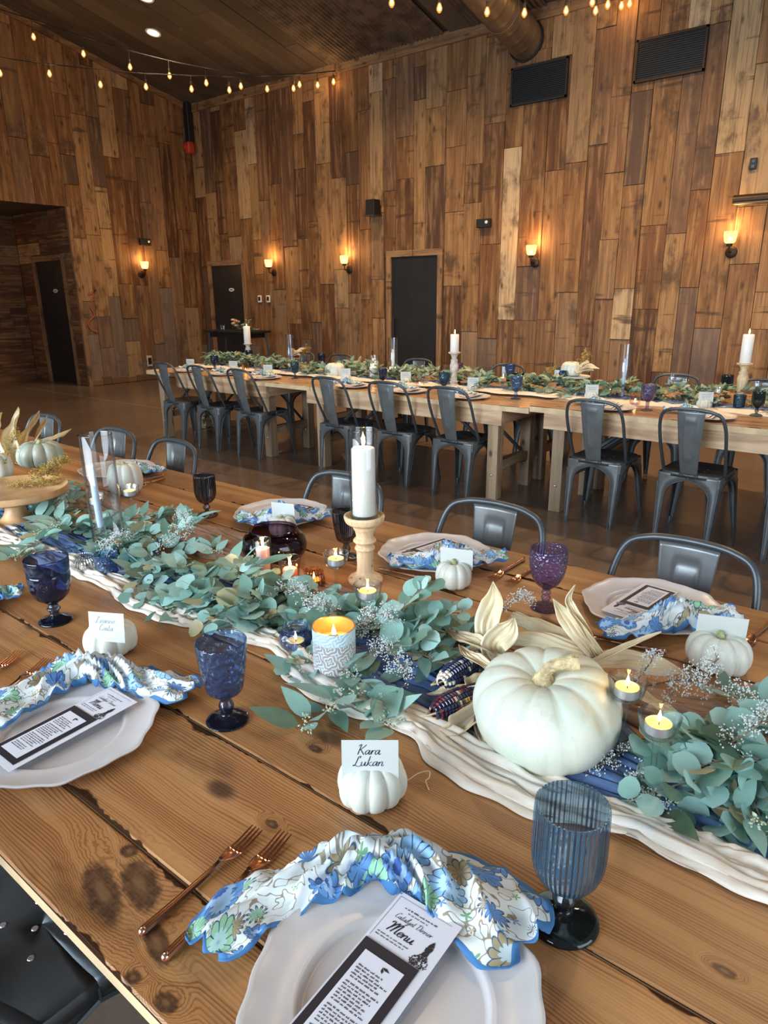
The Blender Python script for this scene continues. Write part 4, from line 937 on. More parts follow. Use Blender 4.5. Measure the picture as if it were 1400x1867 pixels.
GOB = {
 'ribbed': [(.0005, .000), (.042, .000), (.0435, .003), (.039, .008), (.022, .014), (.010, .018), (.0085, .024), (.0125, .030), (.015, .036), (.0125, .042), (.0095, .047), (.011, .052), (.022, .058), (.034, .070), (.0415, .088), (.044, .110), (.044, .140), (.0435, .172)],
 'cup': [(.0005, .0), (.037, .0), (.038, .003), (.032, .006), (.016, .010), (.010, .015), (.011, .022), (.0135, .030), (.0115, .038), (.009, .044), (.0115, .050), (.020, .055), (.030, .062), (.034, .075), (.038, .098), (.0415, .122), (.0432, .140), (.0445, .158)],
 'thumb': [(.0005, .0), (.038, .0), (.039, .003), (.034, .007), (.016, .014), (.010, .020), (.012, .028), (.016, .034), (.012, .040), (.010, .045), (.018, .052), (.034, .064), (.043, .082), (.0475, .104), (.048, .122), (.0465, .128), (.048, .132), (.0495, .150), (.050, .164)],
 'tulip': [(.0005, .0), (.034, .0), (.035, .003), (.026, .006), (.011, .012), (.009, .020), (.0115, .028), (.0085, .034), (.0115, .040), (.0085, .047), (.014, .053), (.026, .063), (.036, .080), (.0412, .098), (.0432, .115), (.0435, .132), (.0425, .150)],
}
def goblet(label, loc, kind='cup', mat='cobalt', s=1.0, group='goblets', foot=None, water=None, nr=0):
    t = thing('goblet', label, 'goblet', loc, 0, group); pr = [(r*s, z*s) for r, z in GOB[kind]]; k = 10 if kind != 'thumb' else 10
    cut = next(i for i, (r, z) in enumerate(GOB[kind]) if z > .05); P = cr([(r, z, 0) for r, z in pr[cut-1:]], 4)
    g = G(); outer = [(p.x, p.y) for p in P]; w = .0022; rim = outer[-1]
    inner = [(max(.0006, r-w), z+ (w if i < 4 else 0)) for i, (r, z) in enumerate(outer) if i > 2][::-1]
    rf = None
    if nr:
        def rf(a, i, r, z): return (r*(1+.011*math.cos(a*nr)*(z > .056*s)*(z < rim[1]-.004)), z)
    elif kind == 'thumb':
        def rf(a, i, r, z): return (r*(1-.035*max(0, math.cos(a*9))*(.055*s < z < .12*s)), z)
    g.lathe(outer+[(rim[0]-.0011, rim[1]+.0012)]+inner+[(.0005, inner[-1][1])], 96 if nr else 54, rf=rf); g.obj('bowl', M[mat], t, sharp=0)
    P = cr([(r, z, 0) for r, z in pr[1:cut]], 4); g = G(); g.lathe([(.0005, 0)]+[(p.x, p.y) for p in P]+[(.0005, P[-1].y)], 40); g.obj('stem_foot', M[foot or mat], t, sharp=0); return t
def flame(g, x, y, z, s=1): g.lathe([(.0004, -.001), (.0022, .002), (.0036, .007), (.0031, .012), (.0014, .018), (.0003, .0225)], 10, at=(x, y, z)) if s == 1 else g.lathe([(r*s, q*s) for r, q in [(.0004, -.001), (.0022, .002), (.0036, .007), (.0031, .012), (.0014, .018), (.0003, .0225)]], 10, at=(x, y, z))
def candle(name, label, loc, R, h, mat='wax', lit=True, group='candles', power=.35, cat='candle', fs=1.1, tilt=0):
    t = thing(name, label, cat, loc, 0, group)
    if tilt: t.rotation_euler = (0, tilt, 0)
    g = G(); e = min(.003, R*.2); g.lathe([(.0004, 0), (R-.001, 0), (R, .001), (R, h-e), (R-e, h), (R*.75, h-.001), (R*.3, h-.004 if R > .015 else h), (.0004, h-.004 if R > .015 else h+.001)], 32); g.obj('wax_body', M[mat], t, sharp=50)
    g = G(); zt = h-.004 if R > .015 else h; g.tube([(0, 0, zt-.002), (.0006, 0, zt+.006), (.0014, 0, zt+.009)], .0009, 5); g.obj('wick', M['wick'], t)
    if lit:
        g = G(); flame(g, .001, 0, zt+.008, fs); g.obj('flame', M['flame'], t)
        if power: point_light('flame_glow', (0, 0, zt+.022), power, FLAME, .006, t)
    return t
def tealight(label, loc, group='tealights', power=.12, lit=True, far=False):
    t = thing('tealight', label, 'tealight', loc, 0, group); n = 14 if far else 28
    g = G(); g.lathe([(.0004, 0), (.0185, 0), (.0195, .001), (.0195, .0155), (.0188, .0158), (.0185, .0125)], n); g.obj('tin_cup', M['tin'], t)
    g = G(); g.lathe([(.0186, .0125), (.012, .0122), (.0004, .0120)], n); g.obj('wax_body', M['waxlit' if lit and not far else 'wax'], t)
    g = G(); g.tube([(0, 0, .011), (.0005, 0, .0185)], .0008, 5); g.obj('wick', M['wick'], t)
    if lit:
        g = G(); flame(g, 0, 0, .0175, .85); g.obj('flame', M['flame'], t)
        if power: point_light('flame_glow', (0, 0, .032), power, FLAME, .005, t)
    return t
def stem_holder(label, loc, h, group='stemmed tealight holders', far=False):
    t = thing('tealight_holder', label, 'candle holder', loc, 0, group); n = 16 if far else 36
    z = h-.038; cup = cr([(.006, z-.004, 0), (.012, z, 0), (.022, z+.004, 0), (.0265, z+.014, 0), (.0300, z+.030, 0), (.0315, z+.038, 0)], 3)
    g = G(); g.lathe([(p.x, p.y) for p in cup]+[(.0290, h+.0005), (.0270, z+.016), (.022, z+.008), (.0005, z+.007)], n); g.obj('cup', M['clear'], t)
    g = G(); P = cr([(.0300, 0, 0), (.0305, .002, 0), (.016, .006, 0), (.006, .014, 0), (.0042, .04, 0), (.0042, z*.6, 0), (.0060, z-.010, 0), (.010, z-.001, 0)], 4); g.lathe([(.0004, 0)]+[(p.x, p.y) for p in P], n); g.obj('stem_foot', M['clear'], t); return t
def cylinder(label, loc, R, h, mat='clear', group='glass cylinders', n=48):
    t = thing('glass_cylinder', label, 'glass cylinder', loc, 0, group); g = G()
    g.lathe([(.0005, 0), (R-.002, 0), (R, .003), (R, h-.001), (R-.001, h), (R-.0025, h), (R-.003, h-.002), (R-.003, .006), (.0005, .006)], n); g.obj('glass_wall', M[mat], t, sharp=50)
    g = G(); g.lathe([(R-.0028, h-.001), (R-.0024, h+.0006), (R-.0006, h+.0006), (R+.0004, h-.001), (R-.0006, h-.0024), (R-.0024, h-.0024), (R-.0028, h-.001)], n); g.obj('rim', M['clear'], t); return t
def jar(name, label, loc, prof, mat, n=48, rf=None, group=None, cat='votive', wax=None, lit=False, power=.2, s=1):
    t = thing(name, label, cat, loc, 0, group); P = cr([(r*s, z*s, 0) for r, z in prof], 4); outer = [(p.x, p.y) for p in P]; w = .0025
    inner = [(max(.0006, r-w), max(z, w*1.5)) for r, z in outer[2:]][::-1]
    g = G(); g.lathe([(.0005, 0)]+outer+[(outer[-1][0]-w/2, outer[-1][1]+.001)]+inner+[(.0005, inner[-1][1])], n, rf=rf); g.obj('glass_body', M[mat], t, sharp=0)
    return t
def candlestick(label, loc, prof, mat='candlewood', group='turned candlesticks'):
    t = thing('candlestick', label, 'candlestick', loc, 0, group); P = cr([(r, z, 0) for r, z in prof], 4); i = max(range(len(P)), key=lambda k: P[k].y*1+P[k].x*3)
    cut = len(P)-int(len(P)*.22)
    g = G(); g.lathe([(.0005, 0)]+[(p.x, p.y) for p in P[:cut+1]], 48); g.obj('turned_shaft', M[mat], t, sharp=50)
    g = G(); g.lathe([(p.x, p.y) for p in P[cut:]]+[(.0005, P[-1].y)], 48); g.obj('dish', M[mat], t, sharp=50); return t
# ------------------------------------------------------------------ foliage
def leaf(g, base, d, up, L, w, kind='round', fold=.25, curl=.15):
    d = d.normalized(); s = d.cross(up); s = s.normalized() if s.length > 1e-4 else d.orthogonal().normalized(); n = s.cross(d).normalized(); N = 6; P = []
    for i in range(N+1):
        f = i/N
        if kind == 'round': ww = math.sin(PI*min(1, f*.97+.03))**.5
        else: ww = math.sin(PI*f**.75)**.9*(1-.15*f)
        if i == N: ww = .02
        c = base+d*(L*f)+n*(-curl*L*f*f); q = w/2*ww
        P.append([c+s*q+n*(fold*q), c, c-s*q+n*(fold*q)])
    g.grid(P)
def seeds(g, c, d, r, rnd, n=22, size=.0032):
    d = d.normalized()
    for i in range(n):
        v = Vector((rnd.gauss(0, 1), rnd.gauss(0, 1), rnd.gauss(0, .9)+.3)).normalized(); p = c+v*r*rnd.uniform(.5, 1.0)+d*rnd.uniform(-r, r)*1.3; a = v.orthogonal().normalized()*size*.55; b = v.cross(a).normalized()*size*.55
        g.add([p-v*size*1.1, p+a, p+b, p-a, p-b, p+v*size*1.0], [(0, 2, 1), (0, 3, 2), (0, 4, 3), (0, 1, 4), (5, 1, 2), (5, 2, 3), (5, 3, 4), (5, 4, 1)])
def sprig(parent, base, d, L, kind, rnd, zmin, nl=12, ls=.042, block=None, cluster=True, lite=False, bag=None):
    d = d.normalized(); side = d.cross(Vector((0, 0, 1))); side = side.normalized() if side.length > .1 else Vector((1, 0, 0))
    P = []; p = base.copy(); v = d.copy(); n = 10
    for i in range(n+1):
        P.append(p.copy()); v = (v+Vector((0, 0, -.10))+side*rnd.uniform(-.08, .08)).normalized(); p = p+v*(L/n)
        if p.z < zmin+.006: p.z = zmin+.006; v.z = abs(v.z)*.2
    g = G(); g.setone(.5)
    st = G(); st.tube(P, [.0019*(1-.5*i/n) for i in range(n+1)], 4 if lite else 5)
    sd = []
    for k in range(nl):
        f = .12+.88*(k+.5)/nl; i = min(n-1, int(f*n)); c = P[i].lerp(P[i+1], f*n-i); t = (P[i+1]-P[i]).normalized(); sg = 1 if k % 2 else -1
        dr = (t*rnd.uniform(.25, .8)+side*sg*rnd.uniform(.5, 1.1)+Vector((0, 0, rnd.uniform(-.15, .75)))).normalized()
        up = Vector((rnd.gauss(0, .36)+.12, rnd.gauss(0, .36)-.28, 1)).normalized(); l = ls*rnd.uniform(.75, 1.25)*(1.35 if kind == 'long' else 1)*(1-.35*f if kind == 'round' else 1)
        if dr.z < -.05 and c.z < zmin+.02: dr.z = .1
        if block and block(c+dr*l): continue
        q = rnd.random(); tn = rnd.uniform(.28, .9) if q < .80 else (rnd.uniform(.0, .25) if q < .955 else 1.0); g.setone(tn)
        st.tube([c, c+dr*.008], .0009, 4, cap=False); leaf(g, c+dr*.007, dr, up, l, l*(.96 if kind == 'round' else .46), kind, rnd.uniform(.0, .2), rnd.uniform(-.08, .2))
        e = c+dr*(l+.007)
        if kind == 'long' and cluster and rnd.random() < .34: q_ = G(); seeds(q_, c+Vector((0, 0, .008))+side*sg*-.012, side*sg, .010, rnd, 13 if lite else 20); sd.append(q_)
    for q in [g, st]+sd: q.v = [(x, y, max(z, zmin+.0012)) for x, y, z in q.v]
    if bag is not None:
        for q, m in [(g, 0), (st, 1)]+[(q, 2) for q in sd]:
            o_ = len(bag.v); bag.v += q.v; bag.f += [tuple(i+o_ for i in f) for f in q.f]; bag.m += [m]*len(q.f); bag.t += q.t; bag.q += q.q
        bag.used = True; return
    s = g.obj('eucalyptus_sprig', M['farleaf' if lite else 'leaf'], parent, sharp=0); st.obj('stem', M['twig'], s)
    for q in sd: q.obj('seed_cluster', M['seed'], s, False)
    return s
def statice(name, label, pts, rnd, n=60, spread=.03, group='white filler flowers', parent=None, mat='statice', size=.0032, cat='flowers'):
    P = cr(pts, 8); t = thing(name, label, cat, pts[0], 0, group); o = Vector(pts[0]); g = G(); f = G(); g.tube([p-o for p in P], .0013, 5)
    if mat == 'yellow': f.setone(.5)
    for k in range(n):
        i = int(len(P)*(.2+.8*rnd.random()))-1; i = max(1, min(len(P)-1, i)); d = Vector((rnd.gauss(0, 1), rnd.gauss(0, 1), rnd.gauss(.35, .8))).normalized(); e = P[i]+d*spread*rnd.uniform(.3, 1); e.z = max(e.z, FT+.006 if o.z < 2 else e.z)
        if k % 3 == 0: g.tube([P[i]-o, e-o], .0007, 4, cap=False)
        if mat == 'yellow': f.setone(rnd.random())
        for q in range(5):
            c = e+Vector((rnd.gauss(0, 1), rnd.gauss(0, 1), rnd.gauss(0, 1)))*.0040; v = Vector((rnd.gauss(0, 1), rnd.gauss(0, 1), rnd.gauss(.5, 1))).normalized(); a = v.orthogonal().normalized()*size*.45; b = v.cross(a)
            f.add([c-o, c+v*size+a-o, c+v*size*1.2+b-o, c+v*size-a-o, c+v*size-b-o], [(0, 1, 2), (0, 2, 3), (0, 3, 4), (0, 4, 1), (1, 4, 3, 2)])
    g.obj('stem', M['twig'], t); f.obj('flower_head', M[mat], t, False); return t
def blade(g, pts, w, fold=.5, up=(0, 0, 1), purple=0, wob=.1, seed=0, roll=0):
    P = cr(pts, 7); n = len(P)-1; rows = []; uvs = []; rd = random.Random(seed); L = sum((P[i+1]-P[i]).length for i in range(n)); g.setone(.5, purple, 0); nj = 16
    for i, p in enumerate(P):
        f = i/n; t = (P[min(i+1, n)]-P[max(i-1, 0)]).normalized(); u = Vector(up); s = t.cross(u); s = s.normalized() if s.length > 1e-3 else t.orthogonal().normalized(); nn = s.cross(t).normalized()
        if roll: Rm = Matrix.Rotation(roll*f, 3, t); s = Rm @ s; nn = Rm @ nn
        ww = w/2*(.42+.58*math.sin(PI*min(1, f*.62+.20)))*(1 if f < .6 else max(.03, 1-((f-.6)/.4)**1.6)); row = []; uv = []
        for j in range(nj+1):
            v = -1+2*j/nj; row.append(p+s*(v*ww)+nn*(fold*ww*(v*v-.4)+ww*wob*math.sin(f*9+v*3+seed)+.0016*math.sin(v*14+seed)+.05*ww*math.sin(f*23+seed*2+v))); uv.append((v*w/2+seed*.1, f*L, seed))
        rows.append(row); uvs.append(uv)
    g.grid(rows, 0, uvs)
def cob(g, a, b, R, rnd, pal):
    a, b = Vector(a), Vector(b); d = (b-a); L = d.length; d.normalize(); q = Matrix.Rotation(0, 3, 'X'); x = d.orthogonal().normalized(); y = d.cross(x); nr = 14; nk = int(L/.0062)
    for i in range(nk):
        f = (i+.5)/nk; rr = R*(math.sin(PI*min(.5, .12+f*.55)) if f < .7 else math.sin(PI*.5)*math.sqrt(max(.05, 1-((f-.7)/.32)**2)))
        for k in range(nr):
            an = 2*PI*(k+.5*(i % 2)*0)/nr+f*.25; rad = x*math.cos(an)+y*math.sin(an); tg = y*math.cos(an)-x*math.sin(an); c = a+d*(L*f)+rad*rr; h = L/nk*.46; w = PI*rr/nr*.92; e = .0022
            g.setone(pal(rnd, f)); o = [c-d*h-tg*w-rad*.003, c+d*h-tg*w-rad*.003, c+d*h+tg*w-rad*.003, c-d*h+tg*w-rad*.003]; o += [c-d*h*.6-tg*w*.6+rad*e, c+d*h*.6-tg*w*.6+rad*e, c+d*h*.6+tg*w*.6+rad*e, c-d*h*.6+tg*w*.6+rad*e]; o += [c-d*h*.97-tg*w*.97+rad*.0005, c+d*h*.97-tg*w*.97+rad*.0005, c+d*h*.97+tg*w*.97+rad*.0005, c-d*h*.97+tg*w*.97+rad*.0005]
            g.add(o, [(4, 5, 6, 7), (8, 9, 5, 4), (9, 10, 6, 5), (10, 11, 7, 6), (11, 8, 4, 7), (0, 1, 9, 8), (1, 2, 10, 9), (2, 3, 11, 10), (3, 0, 8, 11)])
def cloth(name, label, mat, path, width, z0, seed, folds=7, amp=.011, nv=36, nu=260, group='gauze runners', zfun=None, wob=.012):
    t = cr([(x, y, 0) for x, y in path], 24); L = [0]
    for i in range(1, len(t)): L.append(L[-1]+(t[i]-t[i-1]).length)
    rd = random.Random(seed); K = [(rd.uniform(.6, 1.5), rd.uniform(0, 6.3), rd.uniform(.5, 1.2)) for _ in range(6)]; rows = []; uvs = []
    for i in range(nu+1):
        d = L[-1]*i/nu; k = next((q for q in range(len(L)-1) if L[q+1] >= d), len(L)-2); p = t[k].lerp(t[k+1], (d-L[k])/max(1e-6, L[k+1]-L[k])); tg = (t[k+1]-t[k]).normalized(); nr = Vector((-tg.y, tg.x, 0)); row = []; uv = []
        w = width*(1+.16*math.sin(d*7.1+K[0][1])+.10*math.sin(d*17+K[1][1])); tw = .5*math.sin(d*5.3+K[2][1])+.35*math.sin(d*11.7+K[3][1])
        for j in range(nv+1):
            v = j/nv; e = min(1, min(v, 1-v)/.08); ph = v*folds*2*PI+tw*3+1.1*math.sin(d*9+v*4+K[4][1])
            r_ = 1-abs(math.sin(ph*.5)); r2 = 1-abs(math.sin(ph*1.13+d*6+math.sin(d*19+v*5))); z = amp*(r_**1.4)*(.45+.75*math.sin(d*6.3+v*7+K[5][1])**2)*e+amp*.45*r2**2*e+amp*.25*math.sin(d*37+v*13)*math.sin(d*11-v*6)*e+amp*.35*math.sin(PI*v)
            off = (v-.5)*w+.006*math.sin(ph)+(wob*math.sin(d*13+K[1][1])+wob*.5*math.sin(d*31+K[3][1])+wob*.3*math.sin(d*67+K[0][1]))*(1 if v < .5 else -.6)*(1-e*.6)
            row.append(p+nr*off+Vector((0, 0, z0+max(.0006, z)))); uv.append((d, v*width, seed))
        rows.append(row); uvs.append(uv)
    g = G(); g.grid(rows, 0, uvs); o = g.obj(name, M[mat], None, solid=.0006, sharp=0); tag(o, label, 'table runner', group); return o
# ------------------------------------------------------------------ foreground table: runners and place settings
M['blush'] = gauze('shaded_cream_gauze', (.62, .44, .35), (.46, .29, .21), .3)  # cream gauze again, its shade mixed into a brown tone
cloth('gauze_runner', 'cream crinkled gauze runner along the near side of the eucalyptus', 'cream', [(-2.9, .90), (-2.22, .895), (-1.784, .895), (-1.453, .89), (-1.303, .908), (-1.041, .93), (-.852, .872), (-.694, .872), (-.603, .875), (-.482, .856), (-.377, .846), (-.264, .862), (-.154, .87), (.1, .875), (.5, .88)], .088, FT+.0022, 3, 7, .013, nu=1000, nv=48, wob=.012)
cloth('gauze_runner', 'slate blue gauze runner under the big pumpkin and eucalyptus', 'blue', [(-2.8, 1.03), (-1.9, 1.01), (-1.3, 1.02), (-.9, 1.02), (-.62, 1.0), (-.40, 1.0), (-.25, .985), (-.1, .99), (.2, 1.0), (.5, 1.0)], .20, FT+.0012, 5, 10, .012, nu=560, nv=48)
cloth('gauze_runner', 'cream gauze runner with painted-in shade along the far side of the eucalyptus', 'blush', [(-2.9, 1.26), (-2.3, 1.27), (-1.75, 1.28), (-1.4, 1.22), (-1.1, 1.17), (-.9, 1.19), (-.76, 1.21), (-.5, 1.17), (0, 1.2), (.4, 1.2)], .16, FT+.0006, 8, 8, .013, nu=480, nv=40)
NP = [((-.345, .44), .1, 'cream scalloped charger plate nearest the camera, holding the large menu'), ((-1.105, .465), .3, 'cream scalloped charger plate at the left photo edge below the silver lettered card'), ((-1.08, 1.585), .0, 'pinkish charger plate across the table, left of the purple goblet'),
      ((-.455, 1.605), .2, 'pinkish charger plate across the table behind the big pumpkin at right'), ((-1.73, 1.585), .3, 'pinkish charger plate across the table behind the round plum vase'), ((-2.79, 1.60), .1, 'pinkish charger plate at far left behind the tall glass cylinder'), ((-1.80, .45), .2, 'charger plate outside the left photo edge under a folded napkin')]
for (x, y), rz, lb in NP[:6]: plate(lb, (x, y, FT+.0005), rz)
plate(NP[6][2], (NP[6][0][0], NP[6][0][1], FT+.0005), .2)
def nap(label, px, wl, wr, hump=.016, seed=1, z=.782, nf=3.5):
    P = [at(u, v, z) for u, v in px]; o = P[0].copy(); o.z = z-.004; sp = [(p.x-o.x, p.y-o.y, 0) for p in P]
    return napkin(label, o, 0, 1, wl, wr, hump, seed, spine=sp, nfold=nf)
nap('floral blue and green napkin knotted across the nearest plate', [(372, 1735), (440, 1665), (545, 1615), (650, 1588), (725, 1582), (800, 1600), (880, 1650), (968, 1722)], .044, .064, .026, 1)
nap('floral blue and green napkin knotted across the left edge plate', [(-60, 1322), (10, 1285), (100, 1246), (165, 1234), (215, 1234), (285, 1246), (350, 1262)], .058, .046, .026, 2)
nap('floral napkin on the plate left of the purple goblet', [(708, 1022), (765, 1027), (815, 1026), (860, 1022), (920, 1014)], .036, .030, .032, 3, .785)
nap('floral napkin on the plate behind the big pumpkin', [(1092, 1148), (1150, 1146), (1205, 1142), (1245, 1136), (1290, 1130), (1338, 1116)], .040, .036, .034, 4, .785)
nap('floral napkin on the plate behind the plum vase', [(434, 944), (480, 948), (520, 949), (560, 944), (603, 936)], .036, .030, .032, 5, .785)
nap('floral napkin on the far left plate behind the glass cylinder', [(212, 858), (240, 860), (262, 858), (292, 852)], .06, .06, .018, 6, .785)
nap('floral blue napkin tip poking in at the left photo edge', [(-90, 1098), (-45, 1088), (0, 1082), (40, 1076)], .05, .035, .02, 7, .785)
menu('large printed menu card with black mount on the nearest plate', (-.3655, .315, FT+.018), .03, tilt=.03)
menu('printed menu card with black mount on the left edge plate', (-1.098, .352, FT+.018), .02, tilt=.03)
def fmenu(lb, x, y, rz): menu(lb, (x, y, FT+.018), rz, tilt=.02)
fmenu('menu card on the plate left of the purple goblet', -1.085, 1.70, PI-.15); fmenu('menu card on the plate behind the big pumpkin', -.47, 1.72, PI-.1); fmenu('menu card on the plate behind the plum vase', -1.72, 1.70, PI+.1)
def lay(fn, lb, a, b, **k):   # from handle end pixel a to tip pixel b
    p, q = at(*a, FT+.004), at(*b, FT+.004); d = q-p; return fn(lb, (p.x, p.y, FT+.0008), math.atan2(d.y, d.x)-PI/2, d.length, **k)
lay(fork, 'rose gold fork left of the nearest plate, further from the plate', (258, 1703), (470, 1515)); lay(fork, 'rose gold fork left of the nearest plate, the closer one to the napkin', (300, 1750), (522, 1523))
lay(fork, 'rose gold fork left of the left edge plate, closer to its napkin', (-70, 1318), (88, 1205)); lay(fork, 'rose gold fork cut off by the left photo edge', (-125, 1305), (38, 1190))
lay(fork, 'rose gold fork right of the plate, touching nearest its napkin by the purple goblet', (955, 1020), (892, 1058)); lay(fork, 'rose gold fork closest to the purple goblet', (985, 1028), (925, 1066))
lay(fork, 'rose gold fork at the right photo edge beside the white pumpkin', (1412, 1128), (1352, 1182)); lay(knife, 'rose gold knife in front of the plate left of the purple goblet', (785, 1058), (688, 1036)); lay(knife, 'rose gold knife in front of the right plate behind the corn husks', (1215, 1190), (1075, 1162))
lay(fork, 'rose gold fork beside the far left plate', (297, 868), (232, 882)); lay(fork, 'second rose gold fork at far left, nearer the tealights', (300, 874), (246, 890))
# ------------------------------------------------------------------ foreground glasses
goblet('ribbed smoke blue goblet at right of the nearest plate', at(1018, 1690, FT)+Vector((0, .012, 0)), 'ribbed', 'smokerib', 1.0, foot='smoke', nr=44)
goblet('blue embossed goblet in the middle of the table near side', at(415, 1313, FT)+Vector((0, .0, 0)), 'cup', 'cobalt', 1.02, foot='cobaltdark')
goblet('dark cobalt goblet at left with thumbprint panels', at(102, 1132, FT), 'thumb', 'cobaltdark', .99)
goblet('purple textured goblet across the table beside the corn husks', at(994, 1108, FT), 'tulip', 'purple', 1.04)
goblet('charcoal ribbed goblet standing alone on the bare table at left', at(378, 940, FT), 'ribbed', 'charcoal', .86, nr=40)
goblet('dark goblet hidden behind the wooden candlestick', at(632, 1016, FT), 'cup', 'charcoal', .92)
# ------------------------------------------------------------------ place card pumpkins
PC = [((678, 1442), .053, .066, 10, 'mini white pumpkin in the foreground holding the card with dark script', 1), ((203, 1178), .056, .066, 9, 'mini white pumpkin at left carrying the silver lettered card', 2), ((827, 1060), .050, .066, 9, 'mini white pumpkin across the table in front of the plate left of the purple goblet', 3),
      ((1308, 1205), .064, .072, 10, 'mini white pumpkin at right by the white filler flowers', 4), ((516, 968), .046, .06, 9, 'mini white pumpkin behind the plum vase', 5)]
PCL = []
for (u, v), R, h, n, lb, sd in PC:
    p = at(u, v, FT+.012); p.z = FT+.0008; pumpkin(lb, p, R, h, n, .13, 'pumpkin', 'mini white pumpkins', rz=sd*.9, seed=sd, name='mini_pumpkin', stemh=.014 if sd < 3 else .016); PCL.append(p)
def cardat(label, u, v, z, w, h, rz, tilt, text, **k): card(label, at(u, v, z), w, h, rz, tilt, text, **k)
cardat('cream place card with dark navy script, foremost on the table', 675, 1421, FT+.052, .084, .064, .66, .10, ['Kara', 'Lukan'], size=.0158, ink='inkblue')
cardat('cream place card with silver lettering at left', 196, 1170, FT+.050, .080, .064, .50, .12, ['Leanne', 'Costa'], size=.0140, ink='inkpale')
cardat('blank back of the place card left of the purple goblet', 832, 1036, FT+.046, .088, .056, .30, -.05, None)
cardat('blank back of the place card at the right pumpkin', 1312, 1166, FT+.056, .094, .055, .35, -.1, None)
cardat('blank back of the place card behind the plum vase', 517, 946, FT+.042, .082, .055, .35, -.05, None)
# ------------------------------------------------------------------ big pumpkin, corn and husks
bp = at(1001, 1302, FT+.045); bp.z = FT+.004
t = pumpkin('large pale green and white pumpkin in the middle of the runner', bp, .126, .130, 11, .026, 'bigpumpkin', None, rz=.3, seed=3, name='large_pumpkin', bigstem=[(0, 0, .106), (.001, .0, .120), (.008, -.002, .140), (.028, -.004, .154), (.060, .002, .157)])
t.rotation_euler = (.14, -.10, .3)
def pal_blue(r, f): return r.choice((.0, .08, .2, .25, .3, .3, .12, 1.0)) if f < .85 else r.choice((1, .9, .3))
def pal_multi(r, f): return r.choice((.02, .05, .12, .1, .3, .42, .45, .5, .58, .62, .72, .85))
rc = random.Random(12)
for lb, a, b, R, pal in (('blue Indian corn ear left of the big pumpkin', (890, 1190, FT+.052), (804, 1246, FT+.045), .023, pal_blue), ('multicoloured Indian corn ear below the blue one', (886, 1252, FT+.034), (790, 1300, FT+.028), .022, pal_multi)):
    A_, B_ = at(*a), at(*b); t = thing('ornamental_corn', lb, 'corn', A_, 0, 'ornamental corn ears'); g = G(); cob(g, (0, 0, 0), B_-A_, R, rc, pal); g.obj('cob', M['kernel'], t, False)
    hs = [[(0, .012, .01), (B_-A_)*.35+Vector((.0, .026, .012)), (B_-A_)*.75+Vector((.012, .045, .02))], [(0, -.01, .0), (B_-A_)*.4+Vector((-.005, -.024, -.004)), (B_-A_)*.85+Vector((-.02, -.030, -.008))]] if 'blue' in lb else [[(0, -.012, 0), (B_-A_)*.4+Vector((.012, -.034, -.002)), (B_-A_)*.95+Vector((.008, -.030, -.006))]]
    for i, pts in enumerate(hs): g = G(); blade(g, pts, .042, .7, (0, 0, 1), .8 if i else .25, seed=i+3); g.obj('husk', M['husk'], t, solid=.0005)
HB = [('upright pale husk leaf standing behind the corn ears', [(890, 1200, .80), (888, 1140, .86), (902, 1095, .91), (899, 1060, .95)], .060, .55, (.4, -.9, .2), 0),
      ('short folded husk leaf in front of the upright one', [(905, 1205, .81), (900, 1175, .85), (925, 1150, .875), (938, 1125, .90)], .060, .5, (.3, -.8, .5), 0),
      ('drooping husk leaf left of the big pumpkin', [(905, 1195, .83), (870, 1172, .85), (840, 1160, .83), (815, 1150, .80)], .042, .5, (0, 0, 1), .3),
      ('husk leaf lying across the blue corn', [(890, 1215, .84), (868, 1200, .845), (850, 1190, .84), (836, 1176, .83)], .030, .4, (0, -.5, 1), .1),
      ('thick rolled husk lying behind the big pumpkin', [(935, 1122, .80), (985, 1138, .825), (1040, 1168, .825), (1090, 1192, .80)], .056, -.9, (0, -.3, 1), 0),
      ('lower rolled husk behind the big pumpkin', [(920, 1165, .82), (970, 1160, .835), (1040, 1180, .83), (1085, 1200, .81)], .050, -.6, (0, -.3, 1), 0),
      ('tall pointed husk leaf left of the twisted one', [(1092, 1200, .81), (1060, 1160, .86), (1030, 1120, .90), (1008, 1092, .935)], .044, .6, (.5, -.8, .2), 0),
      ('twisted thin husk strip curling upward behind the pumpkin', [(1094, 1200, .81), (1068, 1150, .87), (1042, 1110, .915), (1036, 1090, .93), (1048, 1066, .95)], .020, .8, (.5, -.8, .2), 0),
      ('long straight pale husk strip pointing at the right napkin', [(1080, 1208, .81), (1120, 1190, .83), (1165, 1168, .85), (1206, 1152, .87)], .022, .4, (0, -.4, 1), 0),
      ('broad flat husk leaf lying right of the big pumpkin', [(1085, 1208, .795), (1140, 1205, .80), (1195, 1214, .79), (1250, 1228, .772)], .062, .25, (0, -.2, 1), .25),
      ('husk leaf under the tealight holders', [(1120, 1230, .80), (1165, 1265, .80), (1215, 1295, .795), (1256, 1326, .785)], .044, .4, (0, 0, 1), .1),
      ('pointed husk strip reaching left from the corn', [(890, 1245, .80), (850, 1256, .80), (810, 1262, .795), (778, 1266, .785)], .034, .6, (0, -.3, 1), .7),
      ('boat shaped husk leaf left of the big pumpkin base', [(895, 1275, .80), (860, 1308, .785), (825, 1332, .775), (800, 1330, .772)], .046, 1.0, (0, 0, 1), .45),
      ('purple husk leaf hanging by the big pumpkin base', [(878, 1290, .79), (880, 1325, .782), (893, 1350, .775), (905, 1358, .77)], .036, .6, (.2, -.3, 1), .9)]
